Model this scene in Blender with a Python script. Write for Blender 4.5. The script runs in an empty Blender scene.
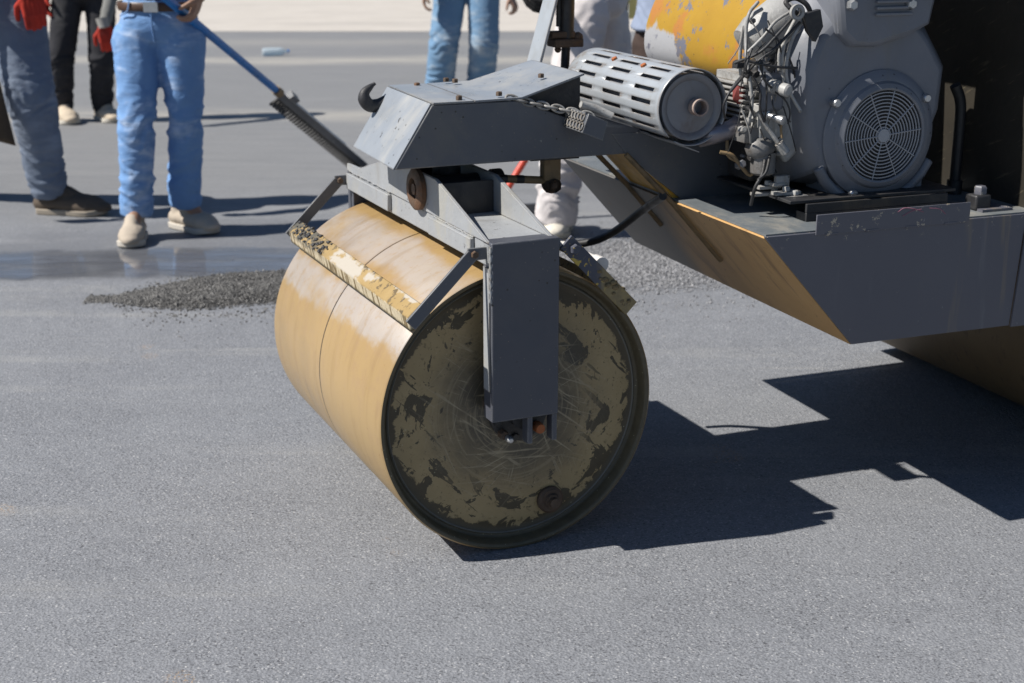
import bpy, bmesh, math, random
from mathutils import Vector, Matrix, noise
R = math.radians
C = bpy.context.scene.collection
sc = bpy.context.scene
random.seed(7)

# ------------------------------------------------------------------ camera, sky, sun
FPX = 1450.0; PITCH = R(16.7036); CAMH = 1.49504
cam_d = bpy.data.cameras.new('camera'); cam = bpy.data.objects.new('camera', cam_d); C.objects.link(cam)
cam.location = (0, 0, CAMH); cam.rotation_euler = (math.pi/2 - PITCH, 0, 0)
cam_d.sensor_width = 36; cam_d.lens = 36*FPX/1024; cam_d.clip_end = 2000; cam_d.clip_start = .05
cam_d.dof.use_dof = True; cam_d.dof.focus_distance = 3.15; cam_d.dof.aperture_fstop = 5.0
sc.camera = cam
SUN_DIR = Vector((-.875, -.222, .985)).normalized()        # towards the sun
elev = math.asin(SUN_DIR.z)
world = bpy.data.worlds.new("World"); sc.world = world; world.use_nodes = True
wn = world.node_tree.nodes; wl = world.node_tree.links
sky = wn.new('ShaderNodeTexSky'); sky.sky_type = 'NISHITA'; sky.sun_disc = False
sky.sun_elevation = elev; sky.sun_rotation = math.atan2(SUN_DIR.x, SUN_DIR.y)
sky.dust_density = .3; sky.ozone_density = 6.0
wl.new(sky.outputs[0], wn['Background'].inputs[0]); wn['Background'].inputs[1].default_value = .052
sd = bpy.data.lights.new('sun', 'SUN'); sd.energy = 5.0; sd.angle = R(.5); sd.color = (1.0, .96, .90)
sun = bpy.data.objects.new('sun', sd); C.objects.link(sun)
sun.rotation_euler = SUN_DIR.to_track_quat('Z', 'Y').to_euler()
vs = sc.view_settings; vs.view_transform = 'Standard'; vs.look = 'None'; vs.gamma = 1; vs.use_curve_mapping = False
vs.exposure = .42

# ------------------------------------------------------------------ coordinates
CP, SP = math.cos(PITCH), math.sin(PITCH)
def at(px, py, Y=None, z=None):
    """world point on the photograph's sight line through (px,py), at depth Y or height z"""
    u = (341.5-py)/FPX; q = (px-512)/FPX
    d = Vector((q, CP+u*SP, -SP+u*CP))
    k = Y/d.y if Y is not None else (z-CAMH)/d.z
    return Vector((0, 0, CAMH)) + d*k
def atz(px, z, Y):
    """world point at depth Y and height z whose column in the photograph is px"""
    k = (z-CAMH)/Y; u = (k*CP+SP)/(CP-k*SP)
    return Vector(((px-512)/FPX*Y/(CP+u*SP), Y, z))
YAW = R(20.943); MO = Vector((-.00058, 3.23025, 0))
MT = Vector((math.cos(YAW), math.sin(YAW), 0)); MA = Vector((-math.sin(YAW), math.cos(YAW), 0))
def mp(px, py, w):
    """roller frame (s along travel, w along axle, z) for a sight line meeting the plane w"""
    u = (341.5-py)/FPX; q = (px-512)/FPX
    d = Vector((q, CP+u*SP, -SP+u*CP)); c = Vector((0, 0, CAMH))-MO
    k = (w-c.dot(MA))/d.dot(MA); P = c+d*k
    return Vector((P.dot(MT), P.dot(MA), P.z))
# the front yoke is steered 2.9 degrees about the king pin
STEER = Matrix.Translation((-.012, .42, 0)) @ Matrix.Rotation(R(2.9), 4, 'Z') @ Matrix.Translation((.012, -.42, 0))
def steered(o): o.matrix_basis = STEER @ o.matrix_basis; return o

# ------------------------------------------------------------------ mesh helpers
class MB:
    def __init__(s): s.bm = bmesh.new()
    def _add(s, vs, fs, M=None):
        b = [s.bm.verts.new(M @ Vector(v) if M else v) for v in vs]
        for f in fs:
            try: s.bm.faces.new([b[i] for i in f])
            except ValueError: pass
        return b
    def box(s, x0, x1, y0, y1, z0, z1, M=None):
        v = [(x, y, z) for x in (x0, x1) for y in (y0, y1) for z in (z0, z1)]
        s._add(v, [(0,1,3,2),(4,6,7,5),(0,4,5,1),(2,3,7,6),(0,2,6,4),(1,5,7,3)], M); return s
    def prism(s, poly, a, b, axis='y', M=None):
        def mk(p, t):
            return {'y': (p[0], t, p[1]), 'x': (t, p[0], p[1]), 'z': (p[0], p[1], t)}[axis]
        n = len(poly); v = [mk(p, a) for p in poly]+[mk(p, b) for p in poly]
        f = [tuple(range(n)), tuple(range(2*n-1, n-1, -1))]+[(i, (i+1) % n, n+(i+1) % n, n+i) for i in range(n)]
        s._add(v, f, M); return s
    def tube(s, pts, r, seg=12, caps=True, closed=False, squash=None):
        pts = [Vector(p) for p in pts]; n = len(pts)
        rs = r if isinstance(r, (list, tuple)) else [r]*n
        up = None; rings = []
        for i, p in enumerate(pts):
            if closed: t = pts[(i+1) % n]-pts[i-1]
            else: t = pts[min(i+1, n-1)]-pts[max(i-1, 0)]
            t = t.normalized() if t.length > 1e-9 else Vector((0, 0, 1))
            if up is None:
                up = Vector((0, 0, 1)) if abs(t.z) < .9 else Vector((1, 0, 0))
            u = (up-t*up.dot(t)).normalized(); v = t.cross(u); up = u
            sx, sy = squash if squash else (1, 1)
            rings.append([s.bm.verts.new(p+(u*math.cos(2*math.pi*k/seg)*sx+v*math.sin(2*math.pi*k/seg)*sy)*rs[i]) for k in range(seg)])
        m = n if closed else n-1
        for i in range(m):
            A, B = rings[i], rings[(i+1) % n]
            for k in range(seg):
                s.bm.faces.new((A[k], A[(k+1) % seg], B[(k+1) % seg], B[k]))
        if caps and not closed:
            s.bm.faces.new(rings[0][::-1]); s.bm.faces.new(rings[-1])
        return s
    def lathe(s, prof, o=(0,0,0), d=(0,1,0), seg=48, closed=False):
        """prof: (radius, distance along d)"""
        d = Vector(d).normalized(); o = Vector(o)
        a = Vector((0,0,1)) if abs(d.z) < .9 else Vector((1,0,0))
        u = (a-d*a.dot(d)).normalized(); v = d.cross(u); rings = []
        for r, t in prof:
            if r < 1e-6: rings.append([s.bm.verts.new(o+d*t)])
            else: rings.append([s.bm.verts.new(o+d*t+(u*math.cos(2*math.pi*k/seg)+v*math.sin(2*math.pi*k/seg))*r) for k in range(seg)])
        n = len(rings)
        for i in range(n if closed else n-1):
            A, B = rings[i], rings[(i+1) % n]
            for k in range(seg):
                k2 = (k+1) % seg
                q = []
                for w in (A[k % len(A)], A[k2 % len(A)], B[k2 % len(B)], B[k % len(B)]):
                    if w not in q: q.append(w)
                if len(q) > 2:
                    try: s.bm.faces.new(q)
                    except ValueError: pass
        return s
    def ball(s, c, r, sub=2, sc=(1,1,1), M=None):
        g = bmesh.ops.create_icosphere(s.bm, subdivisions=sub, radius=1)
        for v in g['verts']:
            p = Vector((v.co.x*r*sc[0], v.co.y*r*sc[1], v.co.z*r*sc[2]))
            v.co = (M @ p if M else p)+Vector(c)
        return s
    def bolt(s, c, d, r=.009, h=.007):
        s.lathe([(r, 0), (r, h*.8), (r*.8, h), (0, h)], c, d, 6); return s
    def build(s, name, mat, parent=None, sharp=38, bevel=0, recalc=True):
        if recalc: bmesh.ops.recalc_face_normals(s.bm, faces=s.bm.faces)
        me = bpy.data.meshes.new(name); s.bm.to_mesh(me); s.bm.free()
        if mat: me.materials.append(mat)
        me.polygons.foreach_set('use_smooth', [True]*len(me.polygons))
        me.set_sharp_from_angle(angle=R(sharp))
        o = bpy.data.objects.new(name, me); C.objects.link(o); o.parent = parent
        if bevel:
            m = o.modifiers.new('bevel', 'BEVEL'); m.width = bevel; m.segments = 2; m.limit_method = 'ANGLE'; m.angle_limit = R(40)
        return o
def tag(o, label=None, cat=None, group=None, kind=None):
    for k, v in (('label', label), ('category', cat), ('group', group), ('kind', kind)):
        if v: o[k] = v
    return o
def empty(name, loc=(0,0,0), rz=0):
    o = bpy.data.objects.new(name, None); C.objects.link(o); o.location = loc; o.rotation_euler = (0,0,rz); o.empty_display_size = .1
    return o
def curve(pts, n=8):
    """Catmull-Rom through points"""
    P = [Vector(p) for p in pts]; P = [P[0]*2-P[1]]+P+[P[-1]*2-P[-2]]; out = []
    for i in range(1, len(P)-2):
        for k in range(n):
            t = k/n; a, b, c, d = P[i-1:i+3]
            out.append(.5*((2*b)+(c-a)*t+(2*a-5*b+4*c-d)*t*t+(3*b-a-3*c+d)*t**3))
    out.append(P[-2]); return out

# ------------------------------------------------------------------ material helpers
class NT:
    def __init__(s, name):
        m = bpy.data.materials.new(name); m.use_nodes = True; s.m = m; s.t = m.node_tree; s.n = s.t.nodes; s.l = s.t.links
        s.b = s.n['Principled BSDF']; s.co = s.n.new('ShaderNodeTexCoord').outputs['Object']
    def set(s, k, v):
        if isinstance(v, bpy.types.NodeSocket): s.l.new(v, s.b.inputs[k])
        else: s.b.inputs[k].default_value = (*v, 1) if isinstance(v, tuple) and len(v) == 3 else v
    def link(s, a, b): s.l.new(a, b)
    def mapping(s, scale=(1,1,1), loc=(0,0,0), rot=(0,0,0), src=None):
        n = s.n.new('ShaderNodeMapping'); n.inputs['Scale'].default_value = scale; n.inputs['Location'].default_value = loc; n.inputs['Rotation'].default_value = rot
        s.l.new(src or s.co, n.inputs[0]); return n.outputs[0]
    def aniso(s, scale, rot=0, loc=(0,0,0), ax=1):
        r_ = [0, 0, 0]; r_[ax] = rot
        return s.mapping(scale, loc, src=s.mapping(rot=tuple(r_)))
    def noise(s, sc=5, det=4, rough=.55, dist=0, src=None, out='Fac'):
        n = s.n.new('ShaderNodeTexNoise'); n.inputs['Scale'].default_value = sc; n.inputs['Detail'].default_value = det
        n.inputs['Roughness'].default_value = rough; n.inputs['Distortion'].default_value = dist
        s.l.new(src or s.co, n.inputs['Vector']); return n.outputs[out]
    def voro(s, sc=5, feat='F1', src=None, out='Distance', rnd=1):
        n = s.n.new('ShaderNodeTexVoronoi'); n.feature = feat; n.inputs['Scale'].default_value = sc; n.inputs['Randomness'].default_value = rnd
        s.l.new(src or s.co, n.inputs['Vector']); return n.outputs[out]
    def math(s, op, a, b=None, c=None, clamp=False):
        n = s.n.new('ShaderNodeMath'); n.operation = op; n.use_clamp = clamp
        for i, v in enumerate((a, b, c)):
            if v is None: continue
            if isinstance(v, (int, float)): n.inputs[i].default_value = v
            else: s.l.new(v, n.inputs[i])
        return n.outputs[0]
    def ramp(s, fac, stops, interp='LINEAR'):
        """map range via colour ramp: stops (pos, value or rgb)"""
        n = s.n.new('ShaderNodeValToRGB'); n.color_ramp.interpolation = interp
        e = n.color_ramp.elements
        while len(e) < len(stops): e.new(.5)
        for i, (p, v) in enumerate(stops):
            e[i].position = p; e[i].color = (v, v, v, 1) if isinstance(v, (int, float)) else (*v, 1)
        s.l.new(fac, n.inputs[0]); return n.outputs[0]
    def step(s, v, a, b):
        n = s.n.new('ShaderNodeMapRange'); n.interpolation_type = 'SMOOTHSTEP'; n.inputs[1].default_value = a; n.inputs[2].default_value = b
        s.l.new(v, n.inputs[0]); return n.outputs[0]
    def mix(s, fac, a, b):
        n = s.n.new('ShaderNodeMix'); n.data_type = 'RGBA'
        for k, v in ((0, fac), (6, a), (7, b)):
            if isinstance(v, (int, float)): n.inputs[k].default_value = v
            elif isinstance(v, tuple): n.inputs[k].default_value = (*v, 1)
            else: s.l.new(v, n.inputs[k])
        return n.outputs[2]
    def xyz(s, src=None):
        n = s.n.new('ShaderNodeSeparateXYZ'); s.l.new(src or s.co, n.inputs[0]); return n.outputs
    def bump(s, h, strength=.3, dist=.01, prev=None):
        n = s.n.new('ShaderNodeBump'); n.inputs['Strength'].default_value = strength; n.inputs['Distance'].default_value = dist
        s.l.new(h, n.inputs['Height'])
        if prev is not None: s.l.new(prev, n.inputs['Normal'])
        s.l.new(n.outputs[0], s.b.inputs['Normal']); return n.outputs[0]
def simple(name, col, rough=.5, metal=0, var=.15, dirt=None, dirt_amt=.35, scale=12, bump=.15, chip=None, spec=.5, bdist=.004, edge=None):
    t = NT(name)
    lo = tuple(c*(1-var) for c in col); hi = tuple(min(1, c*(1+var)) for c in col)
    c = t.mix(t.noise(scale, 5, .6), lo, hi)
    if dirt:
        c = t.mix(t.math('MULTIPLY', t.step(t.noise(scale*.45, 6, .7, .6), .48, .68), dirt_amt), c, dirt)
    if chip:
        c = t.mix(t.step(t.noise(scale*3.1, 5, .75), .665, .68), c, chip)
    if edge:
        bv = t.n.new('ShaderNodeBevel'); bv.samples = 4; bv.inputs['Radius'].default_value = .006
        ge = t.n.new('ShaderNodeNewGeometry'); dt = t.n.new('ShaderNodeVectorMath'); dt.operation = 'DOT_PRODUCT'
        t.link(bv.outputs[0], dt.inputs[0]); t.link(ge.outputs['Normal'], dt.inputs[1])
        em = t.step(t.math('ADD', t.math('SUBTRACT', 1.0, dt.outputs['Value']), t.math('MULTIPLY', t.math('SUBTRACT', t.noise(28, 5, .75), .5), .30)), .07, .12)
        c = t.mix(em, c, edge)
        vd = t.voro(34, src=t.mapping((1,1,1), (.3,.7,.2)))
        sp_ = t.math('MULTIPLY', t.math('LESS_THAN', vd, .085), t.step(t.noise(3.5, 3), .45, .6)); c = t.mix(sp_, c, (.035,.032,.028))
        vd = t.voro(61); c = t.mix(t.math('MULTIPLY', t.math('LESS_THAN', vd, .06), .7), c, (.30,.25,.17))
        c = t.mix(t.math('MULTIPLY', t.step(t.noise(1, 4, .65, .3, src=t.mapping((9, 9, 1.3))), .56, .72), .30), c, (.19,.165,.13))
    t.set('Base Color', c); t.set('Metallic', metal)
    t.set('Roughness', t.ramp(t.noise(scale*1.7, 4, .6), [(.3, max(.05, rough-.12)), (.7, min(1, rough+.12))]))
    t.set('Specular IOR Level', spec)
    if bump:
        b_ = t.bump(t.noise(scale*6, 4, .6), bump, bdist)
        if edge: t.bump(t.noise(4.5, 2, .5), .35, .02, b_)
    return t.m

# ---- asphalt
def asphalt():
    t = NT('asphalt'); X, Y, Z = t.xyz()
    grain = t.voro(260, 'F1', out='Color'); g2 = t.noise(420, 3, .7); med = t.noise(60, 4, .7); big = t.noise(1.3, 5, .6); st = t.noise(1.0, 4, .6, src=t.mapping((.35, 2.2, 1)))
    gx = t.xyz(grain)[0]
    base = t.ramp(gx, [(0, (.142,.148,.160)), (.35, (.190,.197,.212)), (.75, (.217,.224,.240)), (.95, (.245,.252,.268)), (.995, (.40,.40,.40))])
    base = t.mix(t.step(g2, .40, .30), base, (.055,.058,.064))
    base = t.mix(t.math('MULTIPLY', t.step(med, .40, .30), .75), base, (.06,.063,.070))
    pit = t.math('MULTIPLY', t.step(t.noise(115, 3, .6, 0, src=t.mapping((1,1.7,1),(3,1,0))), .57, .63), t.step(t.noise(7, 4, .6), .38, .55))
    base = t.mix(t.math('MULTIPLY', pit, .85), base, (.045,.046,.052))
    base = t.mix(t.math('MULTIPLY', t.step(t.noise(70, 3, .6, .4, src=t.mapping((1,1.5,1),(9,4,0))), .63, .67), .8), base, (.04,.041,.047))
    fl = t.math('MULTIPLY', t.step(t.noise(1, 4, .65, .2, src=t.mapping((26, 52, 1))), .57, .64), .30)
    base = t.mix(fl, base, (.10,.104,.112))
    base = t.mix(t.math('MULTIPLY', t.step(med, .62, .72), .25), base, (.30,.305,.32))
    base = t.mix(t.math('MULTIPLY', t.step(big, .35, .7), .22), base, (.27,.277,.29))
    base = t.mix(t.math('MULTIPLY', t.step(st, .45, .7), .12), base, (.13,.134,.142))
    dm = t.math('MULTIPLY', t.step(t.noise(1, 5, .65, .3, src=t.mapping((.55, 1.6, 1), (4,2,0))), .44, .60), t.math('MULTIPLY', t.step(Y, 5.2, 6.3), t.step(Y, 9.8, 7.6)))
    base = t.mix(t.math('MULTIPLY', dm, .45), base, (.095,.10,.112))
    lanes = t.math('MULTIPLY', t.step(t.noise(1, 3, .55, .2, src=t.mapping((.25, 4.5, 1), (1,5,0), rot=(0,0,.12))), .56, .66), t.step(t.noise(5, 5, .7), .38, .6))
    base = t.mix(t.math('MULTIPLY', lanes, .30), base, (.33,.325,.31))
    # scattered ochre sand spots
    sp = t.math('MULTIPLY', t.step(t.noise(3.1, 2, .5, src=t.mapping((1,1,1), (7.3, 2.1, 0))), .70, .74), t.step(t.noise(130, 3, .7), .52, .62))
    base = t.mix(t.math('MULTIPLY', sp, .7), base, (.36,.24,.13))
    # older, dusty surface farther off, in strips left by paver passes
    yy = t.math('ADD', Y, t.math('MULTIPLY', t.math('SUBTRACT', t.noise(.35, 3, .6), .5), 1.1))
    far = t.step(yy, 6.4, 8.6)
    fcol = t.mix(t.noise(5, 5, .7, src=t.mapping((.3, 2.2, 1))), (.13,.132,.138), (.27,.268,.262))
    base = t.mix(t.math('MULTIPLY', far, .8), base, fcol)
    for yc, wd, am in ((10.9, .55, .6), (14.9, .6, .75), (16.9, .8, .3)):
        band = t.math('SUBTRACT', 1.0, t.step(t.math('ABSOLUTE', t.math('SUBTRACT', yy, yc)), 0, wd))
        band = t.math('MULTIPLY', band, t.math('MULTIPLY', t.step(t.noise(1.5, 4, .7, src=t.mapping((.6, 5, 1))), .3, .55), am))
        base = t.mix(band, base, (.40,.375,.33))
    t.set('Base Color', base)
    t.set('Roughness', t.ramp(t.noise(30, 4, .6), [(.3, .62), (.7, .82)])); t.set('Specular IOR Level', .45)
    b = t.bump(t.voro(150, 'F1'), .45, .0035)
    b = t.bump(g2, .35, .002, b); t.bump(t.noise(14, 4, .6), .25, .006, b)
    return t.m
M_ASPH = asphalt()
def conc():
    t = NT('pale_concrete')
    c = t.mix(t.noise(2, 6, .7), (.42,.385,.34), (.55,.51,.46)); c = t.mix(t.math('MULTIPLY', t.step(t.noise(.8, 5, .7, src=t.mapping((.4,2,1))), .5, .7), .5), c, (.30,.28,.26))
    t.set('Base Color', c); t.set('Roughness', .9); t.bump(t.noise(40, 4, .7), .3, .01); return t.m
M_CONC = conc()
M_PAINT = simple('dark_grey_machine_paint', (.09,.097,.112), .42, 0, .12, (.16,.15,.13), .35, 9, .12, (.30,.29,.26), edge=(.24,.23,.21))  # machine grey, darkened for the arm's shaded side
M_PAINT_TOP = simple('sunlit_grey_paint_dusty', (.25,.27,.295), .36, 0, .16, (.40,.385,.35), .6, 8, .15, (.07,.065,.06), edge=(.10,.085,.07))  # same grey lightened for the sunlit covers, plus real dust
def panel_mat():
    t = NT('side_panel_paint'); X, Y, Z = t.xyz()
    c = t.mix(t.noise(5, 5, .6), (.085,.086,.104), (.112,.112,.130))
    st = t.math('MULTIPLY', t.step(t.noise(1, 4, .6, .2, src=t.mapping((17, 1, 1.2))), .54, .70), t.step(X, .85, 1.2))
    c = t.mix(t.math('MULTIPLY', st, .85), c, (.22,.175,.12))
    c = t.mix(t.math('MULTIPLY', t.step(t.noise(1, 4, .6, .2, src=t.mapping((23, 1, 2.0), (3,0,0))), .60, .72), .35), c, (.17,.17,.185))
    sc_ = t.math('MULTIPLY', t.step(t.noise(38, 5, .75), .60, .63), t.step(t.math('ADD', Z, t.math('MULTIPLY', t.noise(9, 3), .05)), .765, .80))
    c = t.mix(sc_, c, (.42,.36,.27)); c = t.mix(t.math('MULTIPLY', t.step(t.noise(70, 5, .75, src=t.mapping((1,1,.6))), .66, .70), .8), c, (.26,.26,.27))
    t.set('Base Color', c); t.set('Roughness', .45); t.bump(t.noise(3.0, 2), .25, .03); return t.m
M_PANEL = panel_mat()
M_YOKE = simple('grey_yoke_paint_scuffed', (.30,.31,.32), .5, 0, .12, (.36,.34,.28), .5, 14, .35, (.06,.055,.05), bdist=.003, edge=(.14,.11,.08))
M_LEG = simple('dark_leg_paint', (.07,.074,.09), .45, 0, .10, (.11,.11,.115), .3, 7, .1, edge=(.22,.22,.21))
M_RUSTY = simple('rusty_steel', (.09,.06,.04), .75, .1, .5, (.20,.09,.04), .6, 30, .5)
M_DARK = simple('black_greasy_steel', (.022,.022,.024), .55, .0, .4, (.07,.06,.045), .4, 20, .3)
M_ORANGE = simple('orange_rust', (.33,.10,.03), .8, 0, .4, (.12,.04,.02), .5, 50, .4)
M_TAN = simple('tan_brown_paint', (.22,.15,.075), .6, 0, .3, (.07,.05,.035), .6, 20, .3)
M_ENG = simple('engine_grey_casting', (.155,.163,.185), .42, .0, .08, (.13,.13,.125), .5, 7, .10, spec=.5, edge=(.24,.24,.24))
M_ENGL = simple('engine_pale_grey_paint', (.34,.335,.32), .5, 0, .25, (.10,.085,.065), .7, 16, .35, (.05,.045,.04), edge=(.14,.12,.10))
M_ALU = simple('zinc_steel', (.5,.5,.5), .35, .8, .15, None, 0, 20, .1)
M_CARB = simple('grimy_cast_metal', (.16,.155,.15), .5, .2, .3, (.06,.04,.025), .7, 26, .3, (.30,.29,.27))
M_SHROUD = simple('pale_grey_sheet', (.36,.385,.41), .36, .15, .07, (.27,.26,.24), .35, 9, .08, edge=(.22,.17,.13))
M_CAN = simple('heat_stained_can', (.20,.205,.22), .42, .3, .2, (.13,.09,.07), .6, 10, .15)
M_RUBBER = simple('black_rubber', (.02,.02,.021), .5, 0, .2, (.08,.07,.06), .5, 20, .1)
M_YELLOW = simple('yellow_paint_inner', (.62,.34,.03), .6, 0, .2, (.20,.11,.03), .5, 12, .2)
M_PIPE = simple('white_plastic_pipe', (.62,.60,.57), .5, 0, .1, (.35,.33,.3), .5, 20, .1)
def chipped():
    t = NT('chipped_yellow_on_navy')
    c = t.mix(t.noise(20, 4), (.045,.05,.07), (.08,.085,.11))
    c = t.mix(t.step(t.noise(38, 4, .6, 1.2), .57, .60), c, (.50,.36,.07)); X = t.xyz()[0]; c = t.mix(t.math('MULTIPLY', t.step(t.math('ADD', X, t.math('MULTIPLY', t.noise(40, 4), .06)), .20, .235), .9), c, t.mix(t.noise(45, 5, .7), (.12,.09,.045), (.42,.32,.14))); c = t.mix(t.step(t.noise(55, 4, .7), .64, .67), c, (.06,.035,.02))
    t.set('Base Color', c); t.set('Roughness', .6); t.bump(t.noise(50, 4), .3, .003); return t.m
M_CHIP = chipped()
def slope_mat():
    t = NT('ochre_rust_and_grey_plate'); X, Y, Z = t.xyz()
    v = t.math('ADD', t.math('ADD', Y, t.math('MULTIPLY', t.math('SUBTRACT', Z, .77), .75)), t.math('MULTIPLY', t.math('SUBTRACT', t.noise(3, 5, .6), .5), .12))
    k = t.step(v, .42, .24)
    och = t.mix(t.noise(6, 6, .65), (.42,.235,.085), (.64,.40,.165)); och = t.mix(t.step(t.noise(40, 5, .7), .64, .70), och, (.08,.045,.02))
    gr = t.mix(t.noise(8, 5), (.11,.105,.10), (.15,.14,.13)); gr = t.mix(t.step(t.noise(30, 4, .7), .66, .7), gr, (.16,.11,.06))
    och = t.mix(t.math('MULTIPLY', t.step(t.noise(3, 5, .7, src=t.mapping((1,5,1))), .50, .70), .6), och, (.16,.09,.04))
    t.set('Base Color', t.mix(k, gr, och)); t.set('Roughness', .6); t.bump(t.noise(60, 4), .2, .003); return t.m
M_SLOPE = slope_mat()
def drum_mat():
    t = NT('worn_ochre_drum_shell'); X, Y, Z = t.xyz()
    ang = t.math('ARCTAN2', X, Z)                                  # 0 at the top, negative towards the front
    n1 = t.noise(3.2, 6, .62, .3, src=t.mapping((1, .55, 1))); n2 = t.noise(22, 5, .65)
    a = t.math('ADD', ang, t.math('ADD', t.math('MULTIPLY', t.math('SUBTRACT', n1, .5), .62), t.math('MULTIPLY', t.math('SUBTRACT', t.noise(16, 5, .7), .5), .16)))
    base = t.mix(n1, (.30,.188,.070), (.39,.267,.120)); base = t.mix(t.step(n2, .45, .7), base, (.325,.21,.098))
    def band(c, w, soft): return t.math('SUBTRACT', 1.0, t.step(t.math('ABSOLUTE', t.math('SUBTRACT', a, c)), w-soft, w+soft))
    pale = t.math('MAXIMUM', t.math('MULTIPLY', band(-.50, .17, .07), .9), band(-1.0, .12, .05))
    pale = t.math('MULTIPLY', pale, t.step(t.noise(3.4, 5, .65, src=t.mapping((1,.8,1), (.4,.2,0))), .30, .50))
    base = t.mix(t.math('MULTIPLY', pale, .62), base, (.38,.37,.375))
    tanb = band(-1.9, .55, .3)
    base = t.mix(t.math('MULTIPLY', tanb, .45), base, (.42,.305,.165))
    base = t.mix(t.math('MULTIPLY', t.step(t.noise(60, 4, .75), .64, .7), .5), base, (.25,.13,.05))
    base = t.mix(t.math('MULTIPLY', t.step(t.noise(9, 4, .6, src=t.mapping((1,8,1))), .62, .72), .25), base, (.24,.15,.08))
    base = t.mix(t.math('MULTIPLY', t.math('MULTIPLY', pale, t.step(t.noise(45, 5, .75), .52, .66)), .5), base, (.33,.22,.11))
    seam = t.math('LESS_THAN', t.math('ABSOLUTE', t.math('SUBTRACT', Y, .472)), .0032)
    base = t.mix(seam, base, (.02,.012,.006))
    run = t.math('MULTIPLY', t.step(t.noise(1, 4, .6, .3, src=t.mapping((3, 26, 3))), .52, .68), .28); base = t.mix(run, base, (.24,.15,.06))
    t.set('Base Color', base); t.set('Roughness', t.ramp(t.noise(12, 4), [(.3,.28),(.7,.46)])); t.set('Metallic', .0); t.set('Specular IOR Level', .6)
    t.bump(t.noise(70, 4, .7), .12, .002); return t.m
M_DRUM = drum_mat()
def rear_drum_mat():
    t = NT('shaded_dirty_drum_shell')  # dirt, with the shade of the body darkened into the shell colour
    c = t.mix(t.noise(5, 6, .7), (.085,.055,.028), (.17,.115,.055)); c = t.mix(t.step(t.noise(14, 5, .7, src=t.mapping((1,3,1))), .55, .7), c, (.05,.035,.02))
    t.set('Base Color', c); t.set('Roughness', .6); t.bump(t.noise(60, 4), .2, .003); return t.m
M_RDRUM = rear_drum_mat()
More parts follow.
